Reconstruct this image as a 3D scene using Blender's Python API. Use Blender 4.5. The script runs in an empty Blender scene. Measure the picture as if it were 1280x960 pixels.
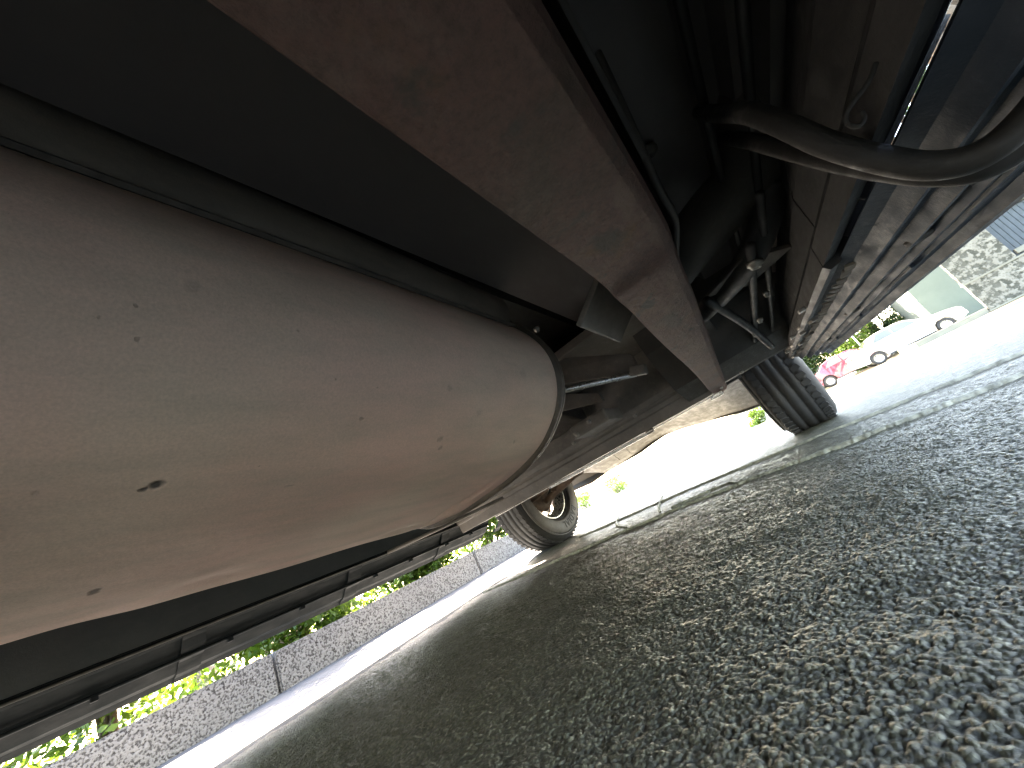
import bpy, bmesh, math, random
import numpy as np
from mathutils import Vector, Matrix, Euler
random.seed(4)
rng = np.random.RandomState(7)
scene = bpy.context.scene
col = scene.collection
PI = math.pi

# ------------------------------------------------------------------ camera
CAM_H = 0.18
cam_data = bpy.data.cameras.new('camera')
cam_data.sensor_fit = 'HORIZONTAL'
cam_data.sensor_width = 36.0
cam_data.lens = 36.0 * 480.0 / 1280.0
cam_data.clip_start = 0.01
cam_data.clip_end = 2000.0
cam = bpy.data.objects.new('camera', cam_data)
col.objects.link(cam)
cam.matrix_world = Matrix((
    (0.70803565, 0.54043500, 0.45443070, 0.0),
    (0.55665289, -0.03976092, -0.82979313, 0.0),
    (-0.43037841, 0.84044475, -0.32898600, CAM_H),
    (0, 0, 0, 1)))
scene.camera = cam

# ------------------------------------------------------------------ world, sun, exposure
SUN_DIR = Vector((-0.50, 0.42, 0.74)).normalized()        # towards the sun
elev = math.asin(SUN_DIR.z)
azim = math.atan2(SUN_DIR.x, SUN_DIR.y)
world = bpy.data.worlds.new('World')
scene.world = world
world.use_nodes = True
wn = world.node_tree.nodes
sky = wn.new('ShaderNodeTexSky')
sky.sky_type = 'NISHITA'
sky.sun_disc = False
sky.sun_elevation = elev
sky.sun_rotation = azim
sky.air_density = 1.0
sky.dust_density = 1.5
world.node_tree.links.new(sky.outputs[0], wn['Background'].inputs[0])
wn['Background'].inputs[1].default_value = 0.15
sun_data = bpy.data.lights.new('sun', 'SUN')
sun_data.energy = 4.8
sun_data.angle = math.radians(0.5)
sun_data.color = (1.0, 0.95, 0.87)
sun = bpy.data.objects.new('sun', sun_data)
col.objects.link(sun)
sun.rotation_euler = (-SUN_DIR).to_track_quat('-Z', 'Y').to_euler()
sun.location = (-20, 6, 30)
scene.view_settings.view_transform = 'Standard'
scene.view_settings.look = 'None'
scene.view_settings.exposure = 4.62
scene.view_settings.use_white_balance = True
scene.view_settings.white_balance_temperature = 8100
scene.view_settings.white_balance_tint = 14
scene.view_settings.gamma = 1.0
scene.render.engine = 'CYCLES'
scene.cycles.max_bounces = 10
scene.cycles.diffuse_bounces = 6
scene.cycles.glossy_bounces = 4
scene.cycles.transmission_bounces = 6
scene.cycles.use_denoising = True

# ------------------------------------------------------------------ materials
def new_mat(name):
    m = bpy.data.materials.new(name)
    m.use_nodes = True
    return m, m.node_tree.nodes, m.node_tree.links, m.node_tree.nodes['Principled BSDF']

def coords(n, l, scale=(1, 1, 1)):
    tc = n.new('ShaderNodeTexCoord')
    mp = n.new('ShaderNodeMapping')
    mp.inputs['Scale'].default_value = scale
    l.new(tc.outputs['Object'], mp.inputs['Vector'])
    return mp.outputs['Vector']

def noise(n, l, vec, scale, detail=6, rough=0.6):
    t = n.new('ShaderNodeTexNoise')
    t.inputs['Scale'].default_value = scale
    t.inputs['Detail'].default_value = detail
    t.inputs['Roughness'].default_value = rough
    l.new(vec, t.inputs['Vector'])
    return t.outputs['Fac']

def ramp(n, l, fac, stops, interp='LINEAR'):
    r = n.new('ShaderNodeValToRGB')
    r.color_ramp.interpolation = interp
    e = r.color_ramp.elements
    while len(e) < len(stops):
        e.new(0.5)
    for i, (p, c) in enumerate(stops):
        e[i].position = p
        e[i].color = (c[0], c[1], c[2], 1) if not isinstance(c, (int, float)) else (c, c, c, 1)
    l.new(fac, r.inputs[0])
    return r.outputs['Color']

def mix(n, l, fac, a, b, mode='MIX'):
    m = n.new('ShaderNodeMix')
    m.data_type = 'RGBA'
    m.blend_type = mode
    if isinstance(fac, (int, float)):
        m.inputs[0].default_value = fac
    else:
        l.new(fac, m.inputs[0])
    for sock, v in ((m.inputs[6], a), (m.inputs[7], b)):
        if isinstance(v, tuple):
            sock.default_value = (v[0], v[1], v[2], 1)
        else:
            l.new(v, sock)
    return m.outputs[2]

def bump(n, l, height, strength, dist, prev=None):
    b = n.new('ShaderNodeBump')
    b.inputs['Strength'].default_value = strength
    b.inputs['Distance'].default_value = dist
    l.new(height, b.inputs['Height'])
    if prev is not None:
        l.new(prev, b.inputs['Normal'])
    return b.outputs['Normal']

def plain(name, color, rough=0.5, metal=0.0, var=0.25, scale=8.0, bmp=0.0, bscale=60.0, spec=0.5, coat=0.0):
    m, n, l, p = new_mat(name)
    v = coords(n, l)
    f = noise(n, l, v, scale, 7, 0.62)
    lo = tuple(c * (1 - var) for c in color)
    hi = tuple(min(1, c * (1 + var)) for c in color)
    l.new(ramp(n, l, f, [(0.3, lo), (0.7, hi)]), p.inputs['Base Color'])
    r = ramp(n, l, noise(n, l, v, scale * 3, 4), [(0.3, max(0, rough - 0.08)), (0.7, min(1, rough + 0.1))])
    l.new(r, p.inputs['Roughness'])
    p.inputs['Metallic'].default_value = metal
    p.inputs['Specular IOR Level'].default_value = spec
    p.inputs['Coat Weight'].default_value = coat
    if bmp:
        l.new(bump(n, l, noise(n, l, v, bscale, 8, 0.65), bmp, 0.004), p.inputs['Normal'])
    return m

def spots(n, l, vec, pts, warp=None):
    """sum of soft blobs at pts: (x,y,z, rx,ry,rz)"""
    total = None
    for (x, y, z, rx, ry, rz, a) in pts:
        s = n.new('ShaderNodeVectorMath'); s.operation = 'SUBTRACT'
        l.new(vec, s.inputs[0]); s.inputs[1].default_value = (x, y, z)
        d = n.new('ShaderNodeVectorMath'); d.operation = 'DIVIDE'
        l.new(s.outputs[0], d.inputs[0]); d.inputs[1].default_value = (rx, ry, rz)
        q = n.new('ShaderNodeVectorMath'); q.operation = 'LENGTH'
        l.new(d.outputs[0], q.inputs[0])
        mr = n.new('ShaderNodeMapRange'); mr.interpolation_type = 'SMOOTHSTEP'
        mr.inputs[1].default_value = 1.25; mr.inputs[2].default_value = 0.45
        mr.inputs[3].default_value = 0.0; mr.inputs[4].default_value = a
        l.new(q.outputs['Value'], mr.inputs[0])
        if total is None:
            total = mr.outputs[0]
        else:
            ad = n.new('ShaderNodeMath'); ad.operation = 'MAXIMUM'
            l.new(total, ad.inputs[0]); l.new(mr.outputs[0], ad.inputs[1])
            total = ad.outputs[0]
    return total

TANK_SPOTS = []      # filled below: positions on the tank underside
def tank_material():
    m, n, l, p = new_mat('tank_metal')
    v = coords(n, l)
    big = noise(n, l, v, 3.5, 3, 0.5)
    c = ramp(n, l, big, [(0.36, (0.80, 0.62, 0.495)), (0.50, (0.84, 0.60, 0.485)), (0.64, (0.86, 0.58, 0.475))])
    streak = noise(n, l, coords(n, l, (9, 2.2, 9)), 3, 8, 0.65)
    c = mix(n, l, ramp(n, l, streak, [(0.42, 0), (0.75, 0.6)]), c, (0.58, 0.48, 0.38))
    grain = noise(n, l, v, 420, 4, 0.7)
    c = mix(n, l, 0.5, c, ramp(n, l, grain, [(0.3, (0.62, 0.6, 0.58)), (0.7, (1, 1, 1))]), 'MULTIPLY')
    speck = noise(n, l, v, 75, 3, 0.5)
    c = mix(n, l, ramp(n, l, speck, [(0.76, 0), (0.80, 0.5)]), c, (0.16, 0.13, 0.10))
    wv = n.new('ShaderNodeVectorMath'); wv.operation = 'ADD'
    nz = n.new('ShaderNodeTexNoise'); nz.inputs['Scale'].default_value = 60; nz.inputs['Detail'].default_value = 5
    l.new(v, nz.inputs['Vector'])
    sc = n.new('ShaderNodeVectorMath'); sc.operation = 'MULTIPLY_ADD'
    l.new(nz.outputs['Color'], sc.inputs[0]); sc.inputs[1].default_value = (0.012,) * 3; sc.inputs[2].default_value = (-0.006,) * 3
    l.new(v, wv.inputs[0]); l.new(sc.outputs[0], wv.inputs[1])
    sp = spots(n, l, wv.outputs[0], TANK_SPOTS)
    c = mix(n, l, sp, c, (0.13, 0.11, 0.095))
    l.new(c, p.inputs['Base Color'])
    l.new(ramp(n, l, streak, [(0.3, 0.6), (0.7, 0.8)]), p.inputs['Roughness'])
    p.inputs['Specular IOR Level'].default_value = 0.12
    p.inputs['Metallic'].default_value = 0.0
    b = bump(n, l, noise(n, l, v, 9, 4, 0.5), 0.35, 0.02)
    b = bump(n, l, noise(n, l, v, 160, 8, 0.7), 0.25, 0.002, b)
    inv = n.new('ShaderNodeMath'); inv.operation = 'MULTIPLY'; inv.inputs[1].default_value = -1
    l.new(sp, inv.inputs[0])
    b = bump(n, l, inv.outputs[0], 0.7, 0.004, b)
    l.new(b, p.inputs['Normal'])
    return m

def rust_material():
    m, n, l, p = new_mat('rusty_steel')
    v = coords(n, l)
    big = noise(n, l, v, 11, 7, 0.62)
    c = ramp(n, l, big, [(0.30, (0.090, 0.058, 0.040)), (0.46, (0.130, 0.066, 0.050)), (0.58, (0.150, 0.072, 0.056)), (0.72, (0.145, 0.072, 0.034))])
    f2 = noise(n, l, coords(n, l, (1, 0.6, 1)), 34, 9, 0.7)
    c = mix(n, l, ramp(n, l, f2, [(0.50, 0), (0.70, 0.45)]), c, (0.20, 0.135, 0.105))
    f4 = noise(n, l, v, 140, 6, 0.75)
    c = mix(n, l, 0.55, c, ramp(n, l, f4, [(0.32, (0.35, 0.33, 0.30)), (0.5, (0.9, 0.88, 0.85)), (0.72, (1.35, 1.15, 1.05))]), 'MULTIPLY')
    f3 = noise(n, l, v, 16, 5, 0.6)
    c = mix(n, l, ramp(n, l, f3, [(0.62, 0), (0.70, 0.8)]), c, (0.055, 0.048, 0.038))
    nzw = n.new('ShaderNodeTexNoise'); nzw.inputs['Scale'].default_value = 38; nzw.inputs['Detail'].default_value = 7
    l.new(v, nzw.inputs['Vector'])
    ma = n.new('ShaderNodeVectorMath'); ma.operation = 'MULTIPLY_ADD'; ma.inputs[1].default_value = (.03, .06, .0); ma.inputs[2].default_value = (-.015, -.03, 0)
    l.new(nzw.outputs['Color'], ma.inputs[0])
    wv = n.new('ShaderNodeVectorMath'); wv.operation = 'ADD'; l.new(v, wv.inputs[0]); l.new(ma.outputs[0], wv.inputs[1])
    st = spots(n, l, wv.outputs[0], [(-.030, .395, .40, .016, .030, .2, .75), (-.045, .72, .38, .018, .05, .2, .5)])
    c = mix(n, l, st, c, (0.045, 0.042, 0.034))
    st2 = spots(n, l, wv.outputs[0], [(.006, .36, .40, .012, .035, .2, .7), (.012, .45, .40, .010, .05, .2, .6), (-.005, .60, .39, .014, .06, .2, .5), (-.05, .95, .35, .02, .10, .2, .4)])
    c = mix(n, l, st2, c, (0.19, 0.115, 0.088))
    l.new(c, p.inputs['Base Color'])
    p.inputs['Roughness'].default_value = 0.62
    b = bump(n, l, noise(n, l, v, 60, 9, 0.72), 0.95, 0.012)
    mus = n.new('ShaderNodeTexVoronoi'); mus.feature = 'DISTANCE_TO_EDGE'; mus.inputs['Scale'].default_value = 26
    l.new(v, mus.inputs['Vector'])
    b = bump(n, l, ramp(n, l, mus.outputs['Distance'], [(0.0, 0), (0.06, 1)]), 0.12, 0.002, b)
    l.new(b, p.inputs['Normal'])
    return m

def dirty(name, base, dust, amt=0.5, rough=0.6, scale=7, bmp=0.5, spec=0.5):
    """dark underbody paint with patches of dried road dust"""
    m, n, l, p = new_mat(name)
    v = coords(n, l)
    f = noise(n, l, v, scale, 8, 0.66)
    f2 = noise(n, l, coords(n, l, (1, .35, 1)), scale * 6, 6, 0.7)
    c = ramp(n, l, f, [(0.32, base), (0.74, tuple(b_ + (d_ - b_) * amt for b_, d_ in zip(base, dust)))])
    c = mix(n, l, ramp(n, l, f2, [(0.52, 0), (0.70, amt * 0.8)]), c, dust)
    l.new(c, p.inputs['Base Color'])
    l.new(ramp(n, l, f2, [(0.35, rough - 0.12), (0.7, min(1, rough + 0.2))]), p.inputs['Roughness'])
    p.inputs['Specular IOR Level'].default_value = spec
    b = bump(n, l, noise(n, l, v, 90, 8, 0.7), bmp, 0.003)
    l.new(b, p.inputs['Normal'])
    return m

def asphalt_material():
    m, n, l, p = new_mat('worn_asphalt')
    v = coords(n, l)
    vor = n.new('ShaderNodeTexVoronoi'); vor.inputs['Scale'].default_value = 230
    vor.inputs['Randomness'].default_value = 1
    l.new(v, vor.inputs['Vector'])
    stone = n.new('ShaderNodeSeparateColor'); l.new(vor.outputs['Color'], stone.inputs[0])
    c = ramp(n, l, stone.outputs[0], [(0.0, (0.046, 0.042, 0.025)), (0.45, (0.082, 0.076, 0.046)), (0.8, (0.125, 0.117, 0.074)), (1.0, (0.27, 0.255, 0.18))])  # olive cast in the colour stands in for reflected foliage
    gap = ramp(n, l, vor.outputs['Distance'], [(0.35, 0), (0.75, 1)])
    c = mix(n, l, gap, c, (0.035, 0.034, 0.028))
    big = noise(n, l, v, 1.1, 6, 0.6)
    c = mix(n, l, ramp(n, l, big, [(0.3, 0.0), (0.7, 0.42)]), c, (0.10, 0.098, 0.055))
    l.new(c, p.inputs['Base Color'])
    l.new(ramp(n, l, noise(n, l, v, 30, 5, 0.7), [(0.3, 0.34), (0.7, 0.56)]), p.inputs['Roughness'])
    p.inputs['Specular IOR Level'].default_value = 0.6
    b = bump(n, l, ramp(n, l, vor.outputs['Distance'], [(0.1, 1), (0.7, 0)]), 0.6, 0.003)
    b = bump(n, l, noise(n, l, v, 260, 8, 0.75), 0.8, 0.002, b)
    l.new(b, p.inputs['Normal'])
    return m

def speckle_stone(name, light, dark, scale, bmp=0.6, dist=0.006, ratio=0.5):
    m, n, l, p = new_mat(name)
    v = coords(n, l)
    vor = n.new('ShaderNodeTexVoronoi'); vor.inputs['Scale'].default_value = scale
    l.new(v, vor.inputs['Vector'])
    f = noise(n, l, v, scale * 1.1, 3, 0.55)
    c = ramp(n, l, f, [(ratio - 0.06, dark), (ratio + 0.05, light)])
    s = n.new('ShaderNodeSeparateColor'); l.new(vor.outputs['Color'], s.inputs[0])
    c = mix(n, l, ramp(n, l, s.outputs[1], [(0.0, 0.0), (1.0, 0.45)]), c, tuple(a * 0.6 for a in light))
    c = mix(n, l, ramp(n, l, noise(n, l, v, 2.2, 5), [(0.35, 0.0), (0.75, 0.35)]), c, tuple((a + b_) / 2 for a, b_ in zip(light, dark)))
    l.new(c, p.inputs['Base Color'])
    p.inputs['Roughness'].default_value = 0.85
    l.new(bump(n, l, f, bmp, dist), p.inputs['Normal'])
    return m

def leaf_material(name, a, b_):
    m, n, l, p = new_mat(name)
    info = n.new('ShaderNodeNewGeometry')
    c = ramp(n, l, info.outputs['Random Per Island'], [(0.0, a), (1.0, b_)])
    l.new(c, p.inputs['Base Color'])
    p.inputs['Roughness'].default_value = 0.45
    tr = n.new('ShaderNodeBsdfTranslucent')
    l.new(c, tr.inputs['Color'])
    ms = n.new('ShaderNodeMixShader'); ms.inputs[0].default_value = 0.35
    out = n['Material Output']
    l.new(p.outputs[0], ms.inputs[1]); l.new(tr.outputs[0], ms.inputs[2]); l.new(ms.outputs[0], out.inputs['Surface'])
    return m

M = {}
M['rust'] = rust_material()
M['under'] = dirty('underbody_black', (0.048, 0.042, 0.038), (0.13, 0.112, 0.095), 0.4, 0.55)
M['pan'] = dirty('floor_pan_paint', (0.115, 0.098, 0.096), (0.17, 0.145, 0.135), 0.35, 0.5, 4, 0.2)
M['member'] = dirty('crossmember_lifted_grey', (0.13, 0.115, 0.10), (0.30, 0.265, 0.23), 0.6, 0.5, 8, 0.4)  # grey raised to stand in for veiling glare towards the front
M['sill'] = dirty('sill_blue_black', (0.022, 0.034, 0.050), (0.050, 0.066, 0.088), 0.35, 0.5, 9, 0.35, 0.18)
M['board'] = dirty('running_board_black', (0.005, 0.009, 0.011), (0.014, 0.020, 0.022), 0.3, 0.6, 6, 0.25, 0.2)
M['valance'] = dirty('valance_grey', (0.032, 0.029, 0.027), (0.062, 0.055, 0.049), 0.5, 0.5, 5, 0.3)
M['bright_metal'] = plain('bright_line_metal', (0.66, 0.64, 0.60), 0.30, 0.8, 0.3, 40, 0.3)  # pale polished metal for parts meant to read as bright lines
M['bolt'] = plain('bolt_steel', (0.30, 0.28, 0.25), 0.4, 0.7, 0.3, 60)
M['hose'] = dirty('rubber_hose', (0.016, 0.015, 0.014), (0.045, 0.040, 0.034), 0.4, 0.6, 14, 0.3)
M['seam'] = plain('dark_seam', (0.10, 0.080, 0.062), 0.5, 0.0, 0.4, 30, 0.3)
M['tyre'] = dirty('tyre_rubber', (0.022, 0.022, 0.023), (0.050, 0.048, 0.046), 0.45, 0.62, 10, 0.3)
M['letter'] = plain('tyre_letter_rubber', (0.012, 0.012, 0.012), 0.5)
M['sidewall'] = dirty('tyre_sidewall_dust', (0.10, 0.093, 0.087), (0.24, 0.225, 0.21), 0.6, 0.6, 14, 0.2)
M['rim'] = plain('rim_steel', (0.62, 0.60, 0.56), 0.28, 0.85, 0.15, 20)
M['brake'] = plain('brake_rust', (0.13, 0.085, 0.06), 0.6, 0.2, 0.4, 30, 0.4)
M['paint'] = plain('truck_paint', (0.035, 0.050, 0.075), 0.3, 0.2, 0.1, 3, 0, coat=0.6)
M['glass_dark'] = plain('tinted_glass', (0.015, 0.018, 0.020), 0.06, 0.0, 0.1, 3)
M['glass_pale'] = plain('painted_sky_glass', (0.16, 0.18, 0.18), 0.08, 0.0, 0.1, 3)  # pale base colour stands in for sky reflected in the windows
M['rod'] = dirty('greasy_black_steel', (0.020, 0.019, 0.019), (0.058, 0.053, 0.05), 0.3, 0.55, 10, 0.3)
M['tank_upper'] = dirty('tank_upper_dark', (0.16, 0.135, 0.11), (0.34, 0.28, 0.23), 0.4, 0.75, 6, 0.4)  # darker than the belly of the tank
M['step_line'] = plain('step_edge_grey', (0.06, 0.06, 0.055), 0.5, 0, 0.3, 20)  # lighter than the board
M['rocker_wall'] = dirty('rocker_wall_lightened', (0.050, 0.062, 0.066), (0.11, 0.12, 0.12), 0.4, 0.7, 5, 0.3, 0.3)  # lightened against the board to replace light missing on this wall
M['chrome'] = plain('bumper_chrome', (0.6, 0.6, 0.6), 0.18, 1.0, 0.08, 5)
M['lamp'] = plain('lamp_lens', (0.7, 0.7, 0.68), 0.1, 0.0, 0.1, 20)
M['lamp_red'] = plain('red_lamp_lens', (0.35, 0.02, 0.02), 0.15, 0.0, 0.1, 20)
M['asphalt'] = asphalt_material()
M['tar'] = plain('pale_joint_filler', (0.22, 0.215, 0.165), 0.6, 0.0, 0.5, 40, 0.6, 120)
M['gutter'] = plain('gutter_concrete', (0.085, 0.09, 0.095), 0.8, 0.0, 0.15, 2.5, 0.5, 160)
M['bright_ground_fill'] = plain('bright_fill_concrete', (0.34, 0.33, 0.30), 0.85, 0.0, 0.12, 2.0, 0.4, 90)  # pale colour stands in for glare on the ground
M['kerb'] = speckle_stone('kerb_aggregate', (0.34, 0.335, 0.33), (0.035, 0.032, 0.032), 95, 1.0, 0.012, 0.47)
M['wallstone'] = speckle_stone('pebble_dash', (0.22, 0.21, 0.175), (0.03, 0.032, 0.022), 9, 1.0, 0.05, 0.52)
M['stucco'] = plain('pale_stucco', (0.105, 0.13, 0.11), 0.9, 0.0, 0.06, 1.2, 0.3, 20)
M['coping'] = plain('coping_concrete', (0.20, 0.195, 0.155), 0.85, 0.0, 0.15, 3, 0.4, 40)
M['siding'] = plain('slate_blue_boards', (0.035, 0.050, 0.062), 0.6, 0.0, 0.15, 4, 0.3, 40)
M['trim'] = plain('grey_blue_trim', (0.08, 0.095, 0.11), 0.6, 0.0, 0.1, 4)
M['soil'] = plain('verge_soil', (0.08, 0.06, 0.04), 0.95, 0.0, 0.4, 7, 0.8, 50)
M['leaf_bright'] = leaf_material('leaf_bright', (0.045, 0.105, 0.008), (0.11, 0.19, 0.020))
M['leaf_dark'] = leaf_material('leaf_dark', (0.012, 0.035, 0.008), (0.035, 0.075, 0.016))
M['petal'] = leaf_material('petal_pink', (0.50, 0.28, 0.30), (0.70, 0.62, 0.55))
M['bark'] = plain('bark', (0.11, 0.085, 0.065), 0.9, 0.0, 0.35, 14, 0.9, 40)
M['white_paint'] = plain('white_post_paint', (0.75, 0.75, 0.72), 0.5, 0.0, 0.06, 4)
M['maroon'] = plain('maroon_car_paint', (0.22, 0.018, 0.035), 0.25, 0.1, 0.1, 3, 0, coat=0.8)
M['white_car'] = plain('white_car_paint', (0.72, 0.72, 0.70), 0.25, 0.0, 0.05, 3, 0, coat=0.8)
M['plastic'] = plain('black_plastic', (0.03, 0.03, 0.03), 0.5, 0.0, 0.2, 10)
M['wall_white'] = plain('white_garden_wall', (0.62, 0.60, 0.55), 0.9, 0.0, 0.1, 2, 0.4, 30)

# ------------------------------------------------------------------ mesh helpers
def link(name, me, mat, parent=None, smooth=False, kind=None):
    o = bpy.data.objects.new(name, me)
    col.objects.link(o)
    if mat is not None:
        me.materials.append(mat)
    if smooth:
        me.polygons.foreach_set('use_smooth', [True] * len(me.polygons))
    if parent is not None:
        o.parent = parent
    if kind:
        o['kind'] = kind
    return o

def mesh(name, verts, faces, mat, parent=None, smooth=False, kind=None):
    me = bpy.data.meshes.new(name)
    me.from_pydata([tuple(map(float, v)) for v in verts], [], faces)
    me.update()
    return link(name, me, mat, parent, smooth, kind)

def bm_obj(name, bm, mat, parent=None, smooth=False, kind=None):
    me = bpy.data.meshes.new(name)
    bmesh.ops.recalc_face_normals(bm, faces=bm.faces[:])
    bm.to_mesh(me); bm.free()
    return link(name, me, mat, parent, smooth, kind)

def add_box(bm, c, s, rot=None, bev=0.0):
    r = bmesh.ops.create_cube(bm, size=1.0)
    vs = r['verts']
    bmesh.ops.scale(bm, vec=s, verts=vs)
    if bev:
        es = list({e for v in vs for e in v.link_edges})
        rr = bmesh.ops.bevel(bm, geom=es, offset=bev, segments=2, affect='EDGES', profile=0.6)
        vs = list({v for f in rr['faces'] for v in f.verts} | {v for v in vs if v.is_valid})
    if rot is not None:
        bmesh.ops.rotate(bm, cent=(0, 0, 0), matrix=rot, verts=vs)
    bmesh.ops.translate(bm, vec=c, verts=vs)
    return vs

def box(name, c, s, mat, parent=None, bev=0.0, rot=None, kind=None):
    bm = bmesh.new()
    add_box(bm, c, s, rot, bev)
    return bm_obj(name, bm, mat, parent, kind=kind)

def add_tube(bm, pts, r, seg=12, cap=True):
    pts = [Vector(p) for p in pts]
    rings = []
    up = Vector((0, 0, 1))
    for i, p in enumerate(pts):
        if i == 0: t = pts[1] - p
        elif i == len(pts) - 1: t = p - pts[i - 1]
        else: t = (pts[i + 1] - pts[i - 1])
        t.normalize()
        u = t.cross(up)
        if u.length < 0.05: u = t.cross(Vector((1, 0, 0)))
        u.normalize(); w = t.cross(u)
        rr = r[i] if isinstance(r, (list, tuple)) else r
        rings.append([bm.verts.new(p + (u * math.cos(a) + w * math.sin(a)) * rr) for a in [2 * PI * k / seg for k in range(seg)]])
    for a, b in zip(rings, rings[1:]):
        for k in range(seg):
            bm.faces.new((a[k], a[(k + 1) % seg], b[(k + 1) % seg], b[k]))
    if cap:
        bm.faces.new(rings[0][::-1]); bm.faces.new(rings[-1])

def smooth_path(pts, n=8):
    out = []
    P = [Vector(p) for p in pts]
    P = [P[0] * 2 - P[1]] + P + [P[-1] * 2 - P[-2]]
    for i in range(1, len(P) - 2):
        for k in range(n):
            t = k / n
            a, b, c, d = P[i - 1], P[i], P[i + 1], P[i + 2]
            out.append(0.5 * ((2 * b) + (c - a) * t + (2 * a - 5 * b + 4 * c - d) * t * t + (3 * b - a - 3 * c + d) * t ** 3))
    out.append(P[-2])
    return out

def tube(name, pts, r, mat, parent=None, seg=12, sm=True):
    bm = bmesh.new()
    add_tube(bm, smooth_path(pts) if sm and len(pts) > 2 else pts, r, seg)
    return bm_obj(name, bm, mat, parent, smooth=True)

def extrude_y(name, poly, y0, y1, mat, parent=None, ny=1, fn=None, smooth=False, bev=0.0):
    """closed XZ polygon swept along Y"""
    n = len(poly); vs = []; fs = []
    for j in range(ny + 1):
        y = y0 + (y1 - y0) * j / ny
        for (x, z) in poly:
            p = (x, y, z)
            if fn: p = fn(*p)
            vs.append(p)
    for j in range(ny):
        for i in range(n):
            a = j * n + i; b = j * n + (i + 1) % n
            fs.append((a, b, b + n, a + n))
    fs.append(tuple(range(n))[::-1]); fs.append(tuple(range(ny * n, ny * n + n)))
    o = mesh(name, vs, fs, mat, parent, smooth)
    bm = bmesh.new(); bm.from_mesh(o.data)
    bmesh.ops.recalc_face_normals(bm, faces=bm.faces[:])
    if bev:
        bmesh.ops.bevel(bm, geom=bm.edges[:], offset=bev, segments=2, affect='EDGES', profile=0.6, clamp_overlap=True)
    bm.to_mesh(o.data); bm.free()
    return o

def extrude_x(name, poly, x0, x1, mat, parent=None, bev=0.0, nx=1, fn=None):
    """closed YZ polygon swept along X"""
    n = len(poly); vs = []; fs = []
    for j in range(nx + 1):
        x = x0 + (x1 - x0) * j / nx
        for (y, z) in poly:
            p = (x, y, z)
            if fn: p = fn(*p)
            vs.append(p)
    for j in range(nx):
        for i in range(n):
            a = j * n + i; b = j * n + (i + 1) % n
            fs.append((a, b, b + n, a + n))
    fs.append(tuple(range(n))[::-1]); fs.append(tuple(range(nx * n, nx * n + n)))
    o = mesh(name, vs, fs, mat, parent)
    bm = bmesh.new(); bm.from_mesh(o.data)
    bmesh.ops.recalc_face_normals(bm, faces=bm.faces[:])
    if bev:
        bmesh.ops.bevel(bm, geom=bm.edges[:], offset=bev, segments=2, affect='EDGES', profile=0.6, clamp_overlap=True)
    bm.to_mesh(o.data); bm.free()
    return o

def lathe_x(name, prof, mat, parent=None, seg=64, smooth=True, closed=True):
    """profile of (x, r) turned about the X axis through the origin"""
    vs = []; fs = []; n = len(prof)
    for k in range(seg):
        a = 2 * PI * k / seg
        for (x, r) in prof:
            vs.append((x, r * math.cos(a), r * math.sin(a)))
    for k in range(seg):
        k2 = (k + 1) % seg
        for i in range(n if closed else n - 1):
            i2 = (i + 1) % n
            fs.append((k * n + i, k * n + i2, k2 * n + i2, k2 * n + i))
    o = mesh(name, vs, fs, mat, parent, smooth)
    bm = bmesh.new(); bm.from_mesh(o.data)
    bmesh.ops.recalc_face_normals(bm, faces=bm.faces[:])
    bm.to_mesh(o.data); bm.free()
    return o

def thing(name, label, cat, loc=(0, 0, 0), rotz=0, group=None):
    o = bpy.data.objects.new(name, None)
    col.objects.link(o)
    o.location = loc; o.rotation_euler = (0, 0, rotz)
    tag(o, label, cat, group)
    return o

def tag(o, label, cat, group=None):
    o['label'] = label; o['category'] = cat
    if group: o['group'] = group
    return o

# ------------------------------------------------------------------ ground
def ground_z(x, y):
    y = np.asarray(y, float)
    return -0.026 * np.clip(y - 3.0, 0, 23)
def gz(x, y): return float(ground_z(x, y))

def cell_hash(ix, iy, k):
    h = (ix * 374761393 + iy * 668265263 + k * 2147483647 + 1442695) & 0xffffffff
    h = ((h ^ (h >> 13)) * 1274126177) & 0xffffffff
    return ((h ^ (h >> 16)) & 0xffff) / 65535.0

def stones(x, y, cell):
    """height field of rounded stones, 0..1"""
    u = x / cell; v = y / cell
    iu = np.floor(u).astype(np.int64); iv = np.floor(v).astype(np.int64)
    best = np.full(u.shape, -1.0)
    for dx in (-1, 0, 1):
        for dy in (-1, 0, 1):
            cx = iu + dx; cy = iv + dy
            px = cx + 0.1 + 0.8 * cell_hash(cx, cy, 1); py = cy + 0.1 + 0.8 * cell_hash(cx, cy, 2)
            top = 0.35 + 0.65 * cell_hash(cx, cy, 3)
            rad = 0.42 + 0.35 * cell_hash(cx, cy, 4)
            ang = cell_hash(cx, cy, 5) * PI
            st = 0.65 + 0.7 * cell_hash(cx, cy, 6)
            ax = (u - px) * np.cos(ang) + (v - py) * np.sin(ang)
            ay = -(u - px) * np.sin(ang) + (v - py) * np.cos(ang)
            d2 = ((ax / st) ** 2 + (ay * st) ** 2) / rad ** 2
            best = np.maximum(best, top * np.clip(1 - d2 * d2, -1, 1))
    return np.clip(best, 0, 1)

def smooth_noise(x, y, cell, k):
    u = x / cell; v = y / cell
    iu = np.floor(u).astype(np.int64); iv = np.floor(v).astype(np.int64)
    fu = u - iu; fv = v - iv
    fu = fu * fu * (3 - 2 * fu); fv = fv * fv * (3 - 2 * fv)
    a = cell_hash(iu, iv, k); b = cell_hash(iu + 1, iv, k); c = cell_hash(iu, iv + 1, k); d = cell_hash(iu + 1, iv + 1, k)
    return (a * (1 - fu) + b * fu) * (1 - fv) + (c * (1 - fu) + d * fu) * fv

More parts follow.
